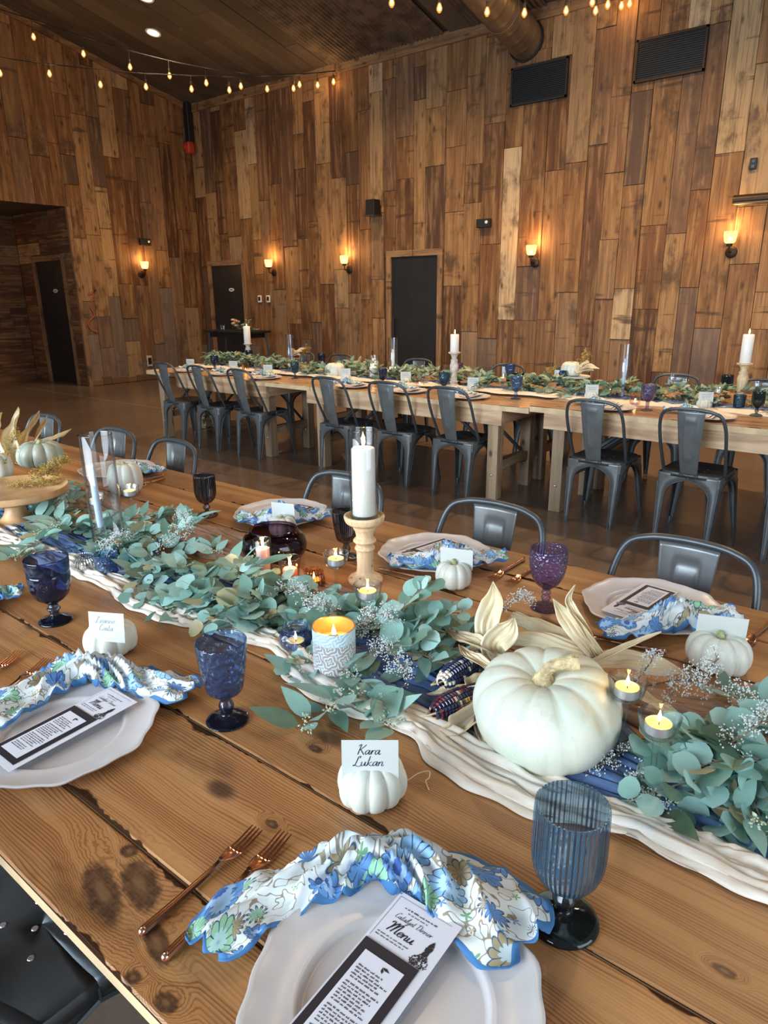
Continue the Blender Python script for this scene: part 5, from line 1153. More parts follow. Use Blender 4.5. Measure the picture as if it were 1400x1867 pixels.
for i, (lb, pts, w, fo, up, pu) in enumerate(HB):
    P = [at(*p) for p in pts]; g = G(); blade(g, [p-P[0] for p in P], w*.85, fo, up, pu, .16, i, (.5 if i % 2 else -.5)); o = g.obj('corn_husk', M['husk'], None, solid=.0005, loc=P[0]); tag(o, lb, 'corn husk', 'dried corn husks')
# ------------------------------------------------------------------ candles on the foreground table
for u, v, h, lb in ((1145, 1238, .150, 'stemmed glass tealight holder right of the big pumpkin, the taller and further left'), (1203, 1303, .145, 'stemmed glass tealight holder right of the big pumpkin, the nearer one'), (670, 1066, .145, 'stemmed glass tealight holder in front of the wooden candlestick'),
                    (612, 1008, .150, 'stemmed glass tealight holder left of the wooden candlestick'), (235, 887, .150, 'stemmed glass tealight holder right of the tall glass cylinder'), (173, 902, .140, 'stemmed glass tealight holder seen through the tall glass cylinder')):
    p = at(u, v, FT+h); p.z = FT+.0012; stem_holder(lb, p, h)
    tealight(lb.replace('stemmed glass tealight holder', 'lit tealight in the stemmed glass'), p+Vector((0, 0, h-.030)))
SH = [(.046, 0, 0), (.047, .008, 0), (.040, .016, 0), (.028, .022, 0), (.023, .032, 0), (.022, .060, 0), (.0235, .088, 0), (.027, .094, 0), (.026, .100, 0), (.0225, .104, 0), (.0265, .112, 0), (.031, .117, 0), (.0265, .124, 0), (.023, .128, 0), (.025, .142, 0), (.029, .150, 0), (.031, .155, 0), (.034, .160, 0)]
p = at(664, 940, FT+.187); p.z = FT+.001; PS = p.copy()
candlestick('turned pale wood candlestick under the tall pillar candle', p, [(a, b) for a, b, c in SH]+[(.048, .168), (.053, .178), (.054, .186), (.050, .189), (.046, .186), (.044, .182)])
cylinder('glass cylinder around the tall white pillar candle on the candlestick', p+Vector((0, 0, .183)), .0375, .232)
candle('pillar_candle', 'tall white pillar candle inside glass on the candlestick', p+Vector((0, 0, .190)), .0305, .178, 'wax', power=.9, fs=1.5)
p = at(608, 1140, FT+.108); p.z = FT+.001; PL = p.copy()
t = jar('lantern_candle', 'pale blue patterned ceramic candle jar with gold lining', p, [(.043, 0), (.0435, .002), (.0435, .05), (.0435, .100), (.0435, .106)], 'lantern', cat='candle')
g = G(); g.lathe([(.0405, .060), (.0405, .1065), (.0430, .108), (.0437, .1055), (.0412, .1052)], 48); g.obj('gold_rim', M['gold'], t)
g = G(); g.lathe([(.0402, .074), (.02, .073), (.0005, .073)], 32); g.obj('wax_body', M['waxlit'], t); g = G(); flame(g, 0, 0, .080, 1.3); g.obj('flame', M['flame'], t); g = G(); g.tube([(0, 0, .072), (0, 0, .082)], .0009, 5); g.obj('wick', M['wick'], t)
point_light('flame_glow', (0, 0, .098), .35, FLAME, .006, t)
p = at(540, 1183, FT); jar('votive_jar', 'round cobalt embossed votive jar beside the patterned candle', p+Vector((0, 0, .001)), [(.024, 0), (.034, .008), (.037, .022), (.034, .036), (.027, .044), (.0265, .047), (.0285, .052), (.0285, .055)], 'cobalt', group='votive jars'); tealight('lit tealight inside the cobalt votive jar', p+Vector((0, 0, .006)), power=.12)
p = at(478, 1030, FT)+Vector((0, .05, 0)); BV = p.copy(); jar('bowl_vase', 'wide dark plum glass bowl vase with rolled rim', p+Vector((0, 0, .001)), [(.045, 0), (.075, .008), (.092, .030), (.095, .050), (.088, .072), (.073, .086), (.066, .090), (.064, .094), (.070, .097)], 'plum', cat='vase')
p = at(482, 1052, FT); candle('pillar_candle', 'blush pillar candle in clear glass in front of the plum vase', p+Vector((0, 0, .008)), .0185, .078, 'waxpink', power=.4); cylinder('clear glass sleeve around the blush pillar candle', p+Vector((0, 0, .001)), .0245, .110, n=32)
p = at(530, 1066, FT); candle('votive_candle', 'short blush votive candle in flared glass', p+Vector((0, 0, .012)), .020, .036, 'waxpink', power=.35); jar('votive_glass', 'flared clear glass cup holding the short blush candle', p+Vector((0, 0, .001)), [(.020, 0), (.022, .004), (.025, .03), (.029, .06), (.0305, .078)], 'blushglass')
p = at(573, 1070, FT); jar('votive_jar', 'small amber ribbed votive jar beside the blush candle', p+Vector((0, 0, .001)), [(.022, 0), (.028, .006), (.030, .02), (.0275, .034), (.0245, .038), (.0265, .044), (.0265, .047)], 'amber', group='votive jars'); tealight('lit tealight inside the small amber jar', p+Vector((0, 0, .006)), power=.10)
p = at(157, 1042, FT); jar('votive_jar', 'squat clear ribbed votive jar at left behind the cobalt goblet', p+Vector((0, 0, .001)), [(.022, 0), (.032, .007), (.0365, .022), (.033, .036), (.026, .043), (.027, .048)], 'clearrib', group='votive jars')
p = at(197, 1048, FT); jar('votive_jar', 'small blue hobnail votive glass beside the clear ribbed jar', p+Vector((0, 0, .001)), [(.028, 0), (.030, .004), (.0305, .03), (.031, .056), (.0315, .062)], 'votiveblue', group='votive jars')
p = at(173, 792, FT+.36); p.z = FT+.001; PCY = p.copy(); cylinder('tall wide glass cylinder around the blue taper at left', p, .047, .360)
q = at(186, 972, FT+.03); q.z = FT; t = jar('taper_holder', 'small clear glass holder at the foot of the blue taper', q+Vector((0, 0, .008)), [(.024, 0), (.024, .004), (.014, .008), (.012, .020), (.018, .026), (.0185, .045)], 'clearrib', n=24)
candle('taper_candle', 'unlit pale blue taper candle inside the tall glass cylinder', q+Vector((0, 0, .03)), .0105, .215, 'waxblue', lit=False, tilt=-.06)
g = G(); P = cr([at(*p) for p in ((722, 1418, FT+.002), (742, 1422, FT+.004), (762, 1410, FT+.012), (782, 1406, FT+.016), (782, 1418, FT+.010), (776, 1424, FT+.006), (782, 1440, FT+.003))], 8); o = P[0].copy(); g.tube([p-o for p in P], .0009, 5)
tag(g.obj('raffia_thread', M['husk'], None, loc=o), 'loose curly raffia thread on the table right of the foremost mini pumpkin', 'raffia')
# ------------------------------------------------------------------ cake stand at left
p = at(22, 893, FT+.118); p.z = FT+.001; CS = p.copy(); t = thing('cake_stand', 'light wood pedestal stand carrying squash and husks at left', 'cake stand', p)
g = G(); g.lathe([(.0005, .092), (.10, .094), (.165, .098), (.178, .105), (.180, .120), (.176, .126), (.168, .122), (.155, .112), (.0005, .110)], 64); g.obj('wood_dish', M['standwood'], t, sharp=50)
g = G(); P = cr([(.075, 0, 0), (.075, .008, 0), (.05, .018, 0), (.033, .05, 0), (.036, .08, 0), (.055, .093, 0)], 4); g.lathe([(.0005, 0)]+[(q.x, q.y) for q in P], 40); g.obj('pedestal', M['standwood'], t)
def onst(u, v, dz=.11): q = at(u, v, FT+dz); return q
for u, v, R, h, n, mt, lb, sd in ((76, 842, .088, .092, 10, 'squash', 'ribbed sage green squash on the wood stand', 4), (-8, 866, .062, .09, 9, 'pumpkin', 'cream orange squash on the wood stand at the left photo edge', 6)):
    q = onst(u, v, .125); q.z = FT+.1125; pumpkin(lb, q, R, h, n, .22, mt, 'squash on the wood stand', name='squash', seed=sd, rz=.4, cat='squash')
q = at(172, 900, FT+.05)+Vector((0, .08, 0)); q.z = FT+.001; pumpkin('white pumpkin seen through the tall glass cylinder', at(160, 905, FT+.02)+Vector((-.0, .16, -.02)), .07, .12, 9, .1, 'pumpkin', 'mini white pumpkins', name='mini_pumpkin', seed=9)
for i, (lb, pts, w, fo, up) in enumerate((('tall pale husk leaf on the wood stand, the left one', [(30, 838, .90), (20, 800, .96), (28, 765, 1.01), (34, 742, 1.04)], .09, .5, (.5, -.8, .2)), ('tall pale husk leaf on the wood stand pointing right', [(35, 838, .90), (45, 800, .95), (62, 770, .99), (72, 749, 1.02)], .07, .5, (.5, -.8, .2)),
        ('broad tan husk leaf leaning right over the squash', [(40, 840, .90), (60, 810, .94), (76, 780, .97), (86, 758, 1.0)], .06, .3, (.5, -.8, .2)), ('curled husk strip reaching right from the squash', [(75, 808, .95), (95, 800, .96), (115, 792, .965), (130, 782, .975)], .028, .7, (.3, -.6, .6)),
        ('husk leaf at the left photo edge above the stand', [(10, 842, .90), (-10, 800, .95), (-5, 770, .99), (4, 752, 1.01)], .08, .5, (.5, -.8, .2)))):
    P = [at(*a) for a in pts]; g = G(); blade(g, [a-P[0] for a in P], w, fo, up, 0, .14, i+20); o = g.obj('corn_husk', M['husk'], None, solid=.0005, loc=P[0]); tag(o, lb, 'corn husk', 'dried corn husks')
rs = random.Random(31)
statice('dried_flowers', 'yellow dried flower sprig in front of the sage squash', [onst(50, 880, .12), onst(75, 868, .14), onst(100, 850, .165), onst(118, 838, .18)], rs, 120, .03, 'yellow dried flowers', mat='yellow', size=.005)
statice('dried_flowers', 'yellow dried flower sprig beside the tall husks at the left edge', [onst(5, 870, .12), onst(12, 835, .19), onst(22, 805, .25), onst(34, 785, .28)], rs, 50, .025, 'yellow dried flowers', mat='yellow', size=.005)
statice('dried_flowers', 'yellow green herb sprig lying along the front of the wood stand', [onst(10, 886, .115), onst(45, 886, .12), onst(85, 880, .125), onst(112, 872, .13)], rs, 70, .022, 'yellow dried flowers', mat='yellow', size=.005)
# ------------------------------------------------------------------ garland on the foreground table
OB = [(bp.x, bp.y, .135, .16), (PL.x, PL.y, .05, .12), (BV.x, BV.y, .10, .1), (PS.x, PS.y, .06, .5), (PCY.x, PCY.y, .068, .4), (CS.x, CS.y, .09, .1)]
for u, v in ((540, 1183), (482, 1052), (530, 1066), (573, 1070), (157, 1042), (197, 1048)): q = at(u, v, FT); OB.append((q.x, q.y, .04, .12))
def block(p): return any((p.x-x)**2+(p.y-y)**2 < r*r and p.z < FT+h for x, y, r, h in OB) or (FT+.09 < p.z and (p.x-CS.x)**2+(p.y-CS.y)**2 < .2**2)
gar = thing('eucalyptus_garland', 'long eucalyptus garland laid down the middle of the foreground table', 'garland', (0, 0, 0))
rg = random.Random(21)
SP = []
for i in range(150):
    x = rg.uniform(-2.62, .25); y = 1.065+rg.gauss(0, .055)
    if -.60 < x < -.22: continue
    sg = rg.choice((-1, 1)); a = rg.gauss(0, .75); d = Vector((sg*math.cos(a), math.sin(a), rg.uniform(.15, .65)))
    SP.append((Vector((x, y, FT+rg.uniform(.008, .03))), d, rg.uniform(.12, .21), 'round' if rg.random() < .68 else 'long', 11, .049))
def sp(pts, kind='round', n=12, ls=.044, seed=0):
    P = [at(*p) for p in pts]; SP.append((P[0], P[1]-P[0], (P[1]-P[0]).length*1.15, kind, n, ls*1.08))
sp([(700, 1165, .79), (745, 1060, .92)], 'round', 14, .05); sp([(720, 1165, .79), (800, 1080, .90)], 'round', 13, .048); sp([(690, 1190, .80), (770, 1130, .87)], 'round', 12, .05); sp([(740, 1190, .80), (835, 1190, .84)], 'long', 10, .05)
sp([(640, 1255, .785), (545, 1310, .775)], 'long', 8, .055); sp([(650, 1250, .79), (700, 1320, .775)], 'long', 8, .055); sp([(600, 1220, .79), (690, 1225, .80)], 'long', 10, .05); sp([(740, 1250, .785), (640, 1270, .79)], 'long', 9, .055)
sp([(420, 1110, .79), (520, 1100, .83)], 'round', 14, .05); sp([(330, 1090, .79), (420, 1060, .84)], 'round', 14, .05); sp([(480, 1140, .78), (400, 1110, .82)], 'round', 14, .048); sp([(380, 1080, .80), (300, 1050, .84)], 'round', 13, .05); sp([(470, 1100, .80), (390, 1085, .86)], 'round', 14, .05)
sp([(260, 1060, .785), (330, 1080, .81)], 'round', 10, .055); sp([(420, 1040, .80), (450, 1000, .88)], 'long', 9, .06); sp([(300, 990, .80), (330, 930, .88)], 'long', 10, .05)
sp([(120, 960, .79), (60, 900, .86)], 'long', 12, .055); sp([(90, 980, .79), (30, 1000, .80)], 'long', 10, .05); sp([(60, 950, .79), (120, 905, .86)], 'round', 12, .055)
sp([(1400, 1440, .79), (1230, 1340, .86)], 'round', 14, .055); sp([(1420, 1380, .80), (1270, 1290, .88)], 'round', 13, .055); sp([(1430, 1460, .78), (1290, 1480, .79)], 'round', 12, .06); sp([(1300, 1370, .79), (1220, 1310, .86)], 'round', 11, .055); sp([(1430, 1400, .79), (1330, 1340, .88)], 'round', 14, .06); sp([(1340, 1430, .78), (1230, 1390, .80)], 'round', 10, .06); sp([(1180, 1350, .775), (1130, 1330, .80)], 'round', 9, .05); sp([(1440, 1330, .80), (1360, 1270, .88)], 'round', 12, .055); sp([(1380, 1420, .79), (1360, 1500, .785)], 'round', 10, .06)
bag = G(); NR = 150; SP = [q for q in SP[-36:]]+SP[:-36]
for i, (b, d, L, k, n, ls) in enumerate(SP): sprig(gar, b, d, L, k, random.Random(500+i), FT, n, ls, block, bag=bag if i >= 100 else None)
o = bag.obj('foliage', [M['leaf'], M['twig'], M['seed']], gar, sharp=0); o['kind'] = 'stuff'
g = G(); g.tube(cr([(-2.65, 1.06, FT+.012), (-2, 1.05, FT+.014), (-1.4, 1.07, FT+.012), (-.9, 1.06, FT+.013), (-.62, 1.06, FT+.012)], 10), .004, 6); g.obj('main_stem', M['twig'], gar)
rw = random.Random(77)
def st(label, pts, n=60, spread=.025, **k): statice('filler_flowers', label, [at(*p) for p in pts], rw, n, spread, **k)
st('white filler flower spray running to the right edge under the right pumpkin', [(1180, 1250, .79), (1250, 1240, .82), (1330, 1265, .83), (1420, 1320, .83)], 110, .03)
st('white filler flower spray nearest the right mini pumpkin', [(1200, 1290, .79), (1240, 1250, .83), (1285, 1225, .86), (1310, 1200, .88)], 70, .028)
st('white filler flower spray below the nearer stemmed tealight', [(1180, 1400, .775), (1150, 1430, .775), (1175, 1460, .772), (1215, 1475, .772)], 80, .022)
st('white filler flower spray at the big pumpkin base on the blue runner', [(1160, 1350, .785), (1120, 1380, .785), (1090, 1395, .78), (1070, 1400, .775)], 60, .022)
st('white filler flower spray at the right photo edge', [(1290, 1380, .80), (1340, 1350, .84), (1385, 1320, .86), (1425, 1300, .87)], 80, .026)
st('curved lavender white flower spray left of the purple goblet', [(905, 1130, .80), (930, 1100, .84), (955, 1085, .85), (972, 1105, .84)], 50, .014)
st('pale filler flower spray beside the broad flat husk', [(1140, 1260, .79), (1165, 1235, .82), (1190, 1200, .86), (1182, 1190, .87)], 45, .018)
st('pale seed spray in front of the stemmed tealight by the candlestick', [(640, 1170, .80), (668, 1140, .85), (690, 1120, .87), (720, 1130, .86)], 90, .03)
st('pale seed spray right of the patterned candle jar', [(660, 1200, .80), (700, 1180, .83), (730, 1210, .82), (745, 1235, .80)], 80, .028)
st('pale seed spray between the blush candle and the patterned jar', [(500, 1080, .79), (540, 1075, .83), (570, 1100, .84), (600, 1105, .84)], 100, .03)
st('pale seed spray in front of the tall glass cylinder', [(220, 1040, .78), (190, 1000, .82), (205, 985, .84), (230, 975, .85)], 80, .025)
st('pale seed spray left of the plum vase', [(260, 1010, .79), (310, 985, .83), (340, 960, .86), (330, 935, .90)], 100, .028)
st('pale seed spray under the wood stand', [(90, 960, .78), (110, 930, .82), (120, 905, .85), (105, 895, .86)], 60, .02)
# ------------------------------------------------------------------ far row of tables
def fz(u): return ZC if u > 962 else ZA
PX = [-6.34, -5.75, -5.14, -4.01, -3.42, -2.83, -1.71, -1.10]
PLB = ['at the left end', 'second from left', 'third from left', 'by the far white pumpkin', 'behind the chair right of the pillar candle', 'left of the exposed table legs', 'by the far purple goblet', 'at the right photo edge']
def fp(x, y): return (x, y, (ZC if x > xk else ZA)+.0005)
pl0 = plate('far row charger plate '+PLB[0], fp(PX[0], 4.60), .1, group='far row charger plates'); np0 = napkin('far row floral napkin on the plate '+PLB[0], (PX[0]-.15, 4.70, fp(PX[0], 0)[2]+.018), 0, .30, .05, .055, .018, 11, 'far row napkins', nfold=3)
mn0 = menu('far row menu card on the plate '+PLB[0], (PX[0], 4.50, fp(PX[0], 0)[2]+.016), .03, group='far row menu cards', tilt=.03)
for i in range(1, 8):
    z = fp(PX[i], 0)[2]; dup(pl0, (PX[i], 4.60, z), i*.3, 'far row charger plate '+PLB[i]); dup(np0, (PX[i]-.15, 4.70+ry.uniform(-.015, .015), z+.018), ry.uniform(-.12, .12), 'far row floral napkin on the plate '+PLB[i]); dup(mn0, (PX[i], 4.50, z+.016), ry.uniform(-.1, .1), 'far row menu card on the plate '+PLB[i])
GB = [((392, 674), 'thumb', 'cobaltdark', .92, 'far row cobalt goblet at the left end'), ((538, 690), 'cup', 'teal', .98, 'far row teal goblet in front of the blue taper'), ((698, 703), 'cup', 'cobaltdark', .94, 'far row cobalt goblet in front of the hurricane candle'), ((809, 716), 'tulip', 'teal', 1.08, 'far row teal goblet left of the tall candlestick'),
      ((940, 727), 'cup', 'cobalt', 1.06, 'far row blue embossed goblet at the middle table end'), ((1179, 748), 'tulip', 'purple', 1.12, 'far row purple goblet'), ((1378, 758), 'ribbed', 'smoke', .88, 'far row smoke blue goblet at the right photo edge')]
for (u, v), k, m, s, lb in GB: goblet(lb, at(u, v, fz(u)+.0005), k, m, s, 'far row goblets')
for (u, vt), k, m, s, lb in (((586, 648), 'cup', 'cobaltdark', 1., 'far side cobalt goblet behind the far white pumpkin'), ((930, 666), 'cup', 'cobalt', 1.05, 'far side blue goblet behind the plum vase of the far row'), ((1327, 685), 'ribbed', 'smoke', .95, 'far side dark goblet left of the right candlestick'), ((836, 660), 'tulip', 'purple', 1., 'far side purple goblet right of the tall candlestick'), ((454, 643), 'tulip', 'cobaltdark', 1., 'far side goblet behind the left pumpkin cards')):
    p = at(u, vt, fz(u)+.155*s); p = atY(u, vt, 5.62); goblet(lb, (p.x, 5.62, fz(u)+.0005), k, m, s, 'far row goblets')
CB = [((349, 672), 'far row place card at the left end'), ((427, 676), 'far row place card right of the left cobalt goblet'), ((490, 684), 'far row place card left of the teal goblet'), ((631, 692), 'far row place card right of the far white pumpkin'), ((740, 699), 'far row place card left of the blush votive'), ((862, 711), 'far row place card right of the tall candlestick'), ((1077, 727), 'far row place card under the far cake stand'), ((1283, 742), 'far row place card at right before the leafy garland')]
pm = pumpkin('far row mini pumpkin', (0, 0, 0), .05, .062, 9, .13, 'pumpkin', 'far row mini pumpkins', name='mini_pumpkin', seed=3); pc = card('far row place card', (0, 0, 0), .092, .068, .55, .1, '~', group='far row place cards')
for i, ((u, v), lb) in enumerate(CB):
    p = at(u, v, fz(u)+.01); p.z = fz(u)+.0005; a, b = (pm, pc) if i == 0 else (dup(pm), dup(pc)); a.location = p; a['label'] = lb.replace('place card', 'mini white pumpkin holding the place card'); b.location = p+Vector((.012, -.020, .046)); b['label'] = lb; b.rotation_euler = (0, 0, .55+ry.uniform(-.15, .15))
for (u, v), lb in (((475, 642), 'far side'), ((903, 668), 'far side')): pass
p = at(612, 684, ZA+.02); p.z = ZA+.001; pumpkin('round white pumpkin on the middle far table', p, .105, .135, 12, .07, 'pumpkin', None, name='large_pumpkin', seed=8)
# cylinders and tapers
for (u, vt), hh, R, cm, lb, lt in (((527, 610), .36, .040, 'navywax', 'with navy taper on the left far table', False), ((716, 616), .35, .043, 'wax', 'before the middle door on the far table', False), ((1143, 628), .36, .046, 'waxblue', 'with pale taper on the right far table', False)):
    if cm == 'navywax' and cm not in M: M[cm] = simple('navy_wax', (.05, .07, .22), .4)
    q = atY(u, vt, 5.17); p = Vector((q.x, 5.17, fz(u)+.0006)); hh = q.z-p.z; cylinder('slim glass cylinder '+lb, p, R, hh, group='far row glass cylinders', n=28)
    candle('taper_candle', 'taper candle in the glass cylinder '+lb.replace('with navy taper ', '').replace('with pale taper ', ''), p+Vector((0, 0, .007)), .011, hh*.72, cm, lit=False, group='far row candles')
q = atY(680, 648, 5.12); p = Vector((q.x, 5.12, ZA+.0006)); cylinder('hurricane glass around the short white candle on the middle far table', p, .062, q.z-p.z, group='far row glass cylinders', n=28); candle('pillar_candle', 'short white pillar candle in the far hurricane glass', p+Vector((0, 0, .007)), .036, .115, 'wax', group='far row candles', power=.4)
p = at(711, 694, ZA); candle('pillar_candle', 'white pillar candle in front of the hurricane glass', p+Vector((0, 0, .0008)), .030, .10, 'wax', group='far row candles', power=.4); cylinder('clear glass sleeve on the far white pillar candle', p+Vector((0, 0, .0004)), .036, .14, group='far row glass cylinders', n=24)
SF = [(.050, 0), (.052, .012), (.044, .030), (.030, .042), (.038, .056), (.028, .066), (.026, .10), (.032, .15), (.036, .19), (.028, .22), (.030, .235), (.022, .25), (.028, .275), (.040, .288), (.050, .292), (.051, .300), (.047, .302), (.044, .300)]
p = at(827, 708, ZA); candlestick('tall whitewashed candlestick on the middle far table', p+Vector((0, 0, .0006)), SF, 'greywood', 'far row candlesticks'); candle('pillar_candle', 'lit white pillar candle on the tall whitewashed candlestick', p+Vector((0, 0, .302)), .036, .145, 'wax', group='far row candles', power=.8, fs=1.5)
q = atY(1358, 662, 5.3); p = Vector((q.x, 5.3, ZC+.0006)); hs = q.z-p.z; k = hs/.302; candlestick('turned candlestick at the right end of the far row', p, [(r, z*k) for r, z in SF], 'candlewood', 'far row candlesticks'); candle('pillar_candle', 'lit white pillar candle on the right far candlestick', p+Vector((0, 0, hs)), .036, .19, 'wax', group='far row candles', power=.8, fs=1.5, tilt=.0)
p = at(424, 664, ZA)+Vector((0, .25, 0)); q = atY(424, 625, p.y); k = (q.z-ZA)/.302; candlestick('whitewashed candlestick at the left end of the far row', (p.x, p.y, ZA+.0006), [(r, z*k) for r, z in SF], 'greywood', 'far row candlesticks'); qq = atY(421, 594, p.y); candle('pillar_candle', 'white pillar candle on the left end candlestick', (p.x, p.y, ZA+.302*k), .040, qq.z-q.z, 'wax', group='far row candles', power=.5)
for (u, v), m, lb in (((765, 706), 'blushglass', 'far row blush votive glass left of the tall candlestick'), ((1112, 716), 'blushglass', 'far row blush votive glass beside the far cake stand'), ((448, 678), 'amber', 'far row amber votive glass near the left end'), ((1157, 738), 'blushglass', 'far row blush glass behind the purple goblet'), ((1346, 745), 'teal', 'far row teal votive glass near the right edge'), ((596, 680), 'votiveblue', 'far row blue votive left of the far white pumpkin'), ((470, 680), 'clearrib', 'far row clear ribbed jar near the left cards')):
    p = at(u, v, fz(u)); jar('votive_glass', lb, p+Vector((0, 0, .0008)), [(.030, 0), (.034, .006), (.038, .04), (.040, .085), (.040, .09)], m, n=24, group='far row votives'); tealight('tealight inside the '+lb, p+Vector((0, 0, .004)), 'far row tealights', power=.15, far=True, lit=m in ('blushglass', 'amber'))
p = at(932, 706, ZA); jar('bowl_vase', 'dark plum bowl vase on the middle far table', p+Vector((0, .1, .0008)), [(.05, 0), (.08, .01), (.098, .04), (.09, .08), (.07, .10), (.074, .105)], 'plum', n=32, cat='vase'); candle('votive_candle', 'lit blush candle in front of the far plum vase', at(917, 708, ZA)+Vector((0, 0, .0008)), .022, .09, 'waxpink', group='far row candles', power=.4)
for (u, v), h, lb in (((1226, 684), .17, 'far right stemmed tealight holder, the left one'), ((1249, 692), .15, 'far right stemmed tealight holder, second from left'), ((1310, 707), .15, 'far right stemmed tealight holder left of the dark goblet'), ((1381, 696), .17, 'far right stemmed tealight holder right of the candlestick')):
    q = at(u, v, ZC+h); q.z = ZC+.0006; stem_holder(lb, q, h, 'far row tealight holders', True); tealight(lb.replace('stemmed tealight holder', 'tealight in the stemmed holder'), q+Vector((0, 0, h-.03)), 'far row tealights', power=.1, far=True, lit=False)
# far cake stand
p = at(1036, 712, ZC)+Vector((0, .06, 0)); t = thing('cake_stand', 'white pedestal cake stand carrying a pale pumpkin on the right far table', 'cake stand', p+Vector((0, 0, .0006)))
g = G(); g.lathe([(.0005, .098), (.13, .10), (.14, .104), (.14, .112), (.13, .110), (.0005, .108)], 40); g.obj('plate', M['ceramic'], t); g = G(); g.lathe([(.0005, 0), (.06, 0), (.06, .006), (.03, .02), (.026, .08), (.045, .098)], 28); g.obj('pedestal', M['ceramic'], t)
pumpkin('pale green pumpkin on the white cake stand', p+Vector((-.02, .02, .110)), .085, .11, 11, .06, 'bigpumpkin', None, name='large_pumpkin', seed=5)
t = jar('votive_jar', 'small teal jar on the white cake stand', p+Vector((-.04, -.09, .1125)), [(.02, 0), (.03, .008), (.034, .025), (.028, .04), (.028, .045)], 'teal', n=20, group='far row votives')
rf_ = random.Random(9)
def husks(base, n, lb, s=1):
    for i in range(n):
        a = rf_.uniform(-.6, 1.2); d = Vector((math.cos(a), rf_.uniform(-.5, .3), rf_.uniform(.05, .7)))*rf_.uniform(.14, .24)*s; b = base+Vector((rf_.uniform(-.03, .03), rf_.uniform(-.04, .04), rf_.uniform(0, .03))); g = G(); blade(g, [Vector((0, 0, 0)), d*.5+Vector((0, 0, .02)), d], .06*s, .5, (0, -.5, 1), 0, .14, i); o = g.obj('corn_husk', M['husk'], None, solid=.0005, loc=b); tag(o, lb, 'corn husk', lb)
husks(p+Vector((.06, -.03, .13)), 7, 'tan husk leaf fanning out right of the pumpkin on the white cake stand')
pL = at(505, 676, ZA); husks(pL+Vector((-.05, .30, .10)), 7, 'tan husk leaf in the cluster left of the navy taper on the far row'); husks(at(636, 682, ZA)+Vector((0, .2, .05)), 4, 'tan husk leaf right of the far white pumpkin', .8)
def fst(lb, P, n, mat='yellow'): statice('dried_flowers' if mat == 'yellow' else 'filler_flowers', lb, P, rf_, n, .05, 'far row dried flowers', mat=mat, size=.008)
fst('yellow dried flowers left of the far cake stand', [p+Vector((-.22, .0, .06)), p+Vector((-.2, 0, .12)), p+Vector((-.16, 0, .17))], 60); fst('golden dried flowers above the far cake stand pumpkin', [p+Vector((.03, .05, .15)), p+Vector((.06, .05, .24)), p+Vector((.10, .05, .29))], 60); fst('golden dried flowers above the husk cluster of the far row', [pL+Vector((-.02, .4, .12)), pL+Vector((.02, .4, .18)), pL+Vector((.08, .4, .22))], 70)
t = thing('fruit_bowl', 'small terracotta bowl under the far row husk cluster', 'bowl', pL+Vector((-.10, .30, .0006))); g = G(); g.lathe([(.0005, 0), (.05, 0), (.10, .05), (.11, .10), (.10, .095), (.09, .05), (.0005, .02)], 32); g.obj('bowl_body', simple('terracotta', (.42, .19, .09), .7), t)
cloth('gauze_runner', 'white gauze runner along the far row near side', 'cream', [(xa+.05, 4.96), (-5.2, 4.97), (-4.2, 4.95), (-3.2, 4.98), (xk, 4.96), (-1.2, 4.97), (.4, 4.98)], .20, ZC+.0005, 13, 5, .012, 14, 200, 'far row runners')
cloth('gauze_runner', 'blue gauze runner along the far row under the foliage', 'blue', [(xa+.1, 5.14), (-5.2, 5.13), (-4.2, 5.15), (-3.2, 5.13), (xk, 5.15), (-1.2, 5.12), (.4, 5.14)], .22, ZC+.001, 14, 5, .012, 14, 200, 'far row runners')
far = thing('eucalyptus_garland', 'eucalyptus garland running the length of the far row tables', 'garland', (0, 0, 0)); rg = random.Random(44)
FS = []
for i in range(270):
    x = rg.uniform(xa+.15, .1); y = 5.20+rg.gauss(0, .09); a = rg.gauss(0, .8); sg = rg.choice((-1, 1)); d = Vector((sg*math.cos(a), math.sin(a), rg.uniform(.15, .75)))
    FS.append((Vector((x, y, ZC+rg.uniform(.01, .09))), d, rg.uniform(.15, .26), rg.choice(('round', 'long', 'long'))))
FS.sort(key=lambda q: q[0].xy.length+(9 if q[0].x > -.75 else 0)); bag = G()
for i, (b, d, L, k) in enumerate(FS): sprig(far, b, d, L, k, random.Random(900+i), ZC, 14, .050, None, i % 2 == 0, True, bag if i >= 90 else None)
o = bag.obj('foliage', [M['farleaf'], M['twig'], M['seed']], far, sharp=0); o['kind'] = 'stuff'
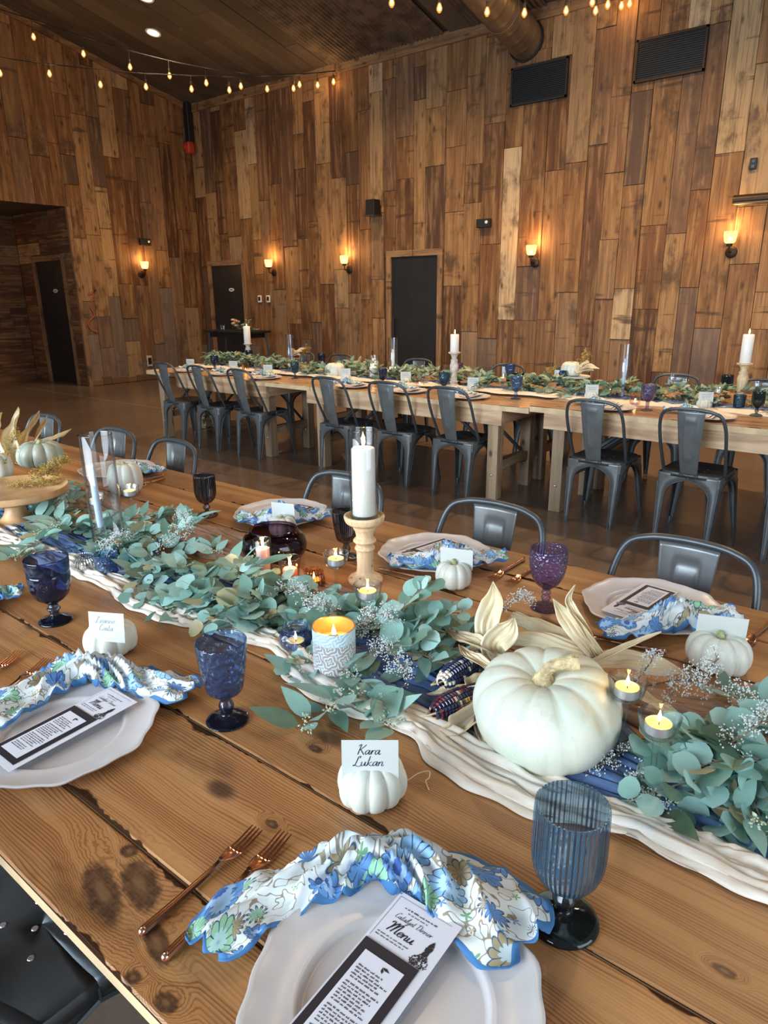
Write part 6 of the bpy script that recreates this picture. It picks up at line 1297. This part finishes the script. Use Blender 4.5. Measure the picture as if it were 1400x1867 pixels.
# garland tail and wood block at the left end under the far table
for i in range(9):
    x = -6.62+rg.uniform(-.05, .08); sprig(far, Vector((x, 5.15+rg.uniform(-.2, .2), .62-i*.07)), Vector((rg.uniform(-.6, .3), -.6, -.5)), .2, 'long', random.Random(700+i), .02, 12, .05, None, False, True)
# black side table by the signed door
q = at(432, 603, .95); TY = 8.35; q = atY(432, 602, TY); w = (atY(474, 602, TY)-atY(391, 602, TY)).x/2
t = thing('side_table', 'black high table by the signed black door carrying flowers', 'table', (q.x, TY, 0)); g = G(); g.bbox((-w, -.25, q.z-.04), (w, .25, q.z), .005); g.obj('tabletop', M['black'], t, False)
for sx in (-1, 1):
    for sy in (-1, 1): g = G(); g.tube([(sx*(w-.08), sy*.18, q.z-.04), (sx*(w+.02), sy*.22, 0)], .024, 4); g.obj('leg', M['black'], t, False)
g = G(); g.bbox((-w+.1, -.2, q.z-.12), (w-.1, .2, q.z-.04), .005); g.obj('apron', M['black'], t, False)
tz = q.z
tb = thing('flower_arrangement', 'peach roses with trailing greens on the black high table', 'flowers', (q.x+.02, TY-.02, tz+.0006)); rr_ = random.Random(3)
M['rose'] = simple('peach_rose_petal', (.78, .46, .30), .6)
for i in range(7):
    c = Vector((-.03+rr_.uniform(-.10, .10), rr_.uniform(-.06, .06), .07+rr_.uniform(0, .12))); g = G()
    for k in range(4): g.lathe([(.004, -.02), (.018+.006*k, -.012), (.024+.007*k, .008+.002*k), (.020+.007*k, .022-.003*k)], 10, at=c, rf=lambda a, i_, r, z, k=k: (r*(1+.12*math.sin(a*3+k*2)), z))
    g.obj('rose', M['rose'], tb, sharp=0)
for i in range(9): sprig(tb, Vector((rr_.uniform(-.1, .25), rr_.uniform(-.06, .06), .03)), Vector((rr_.uniform(-.3, 1), rr_.uniform(-.4, .2), .25)), .22, 'long', random.Random(i), .0, 11, .05, None, False, True)
for dx, lb in ((-.30, 'clear glass votive at the left of the black high table'), (-.24, 'clear glass votive beside the roses on the black high table')): jar('votive_glass', lb, (q.x+dx, TY-.1, tz+.0008), [(.03, 0), (.032, .004), (.034, .07), (.036, .09)], 'clear', n=20, group='high table votives')
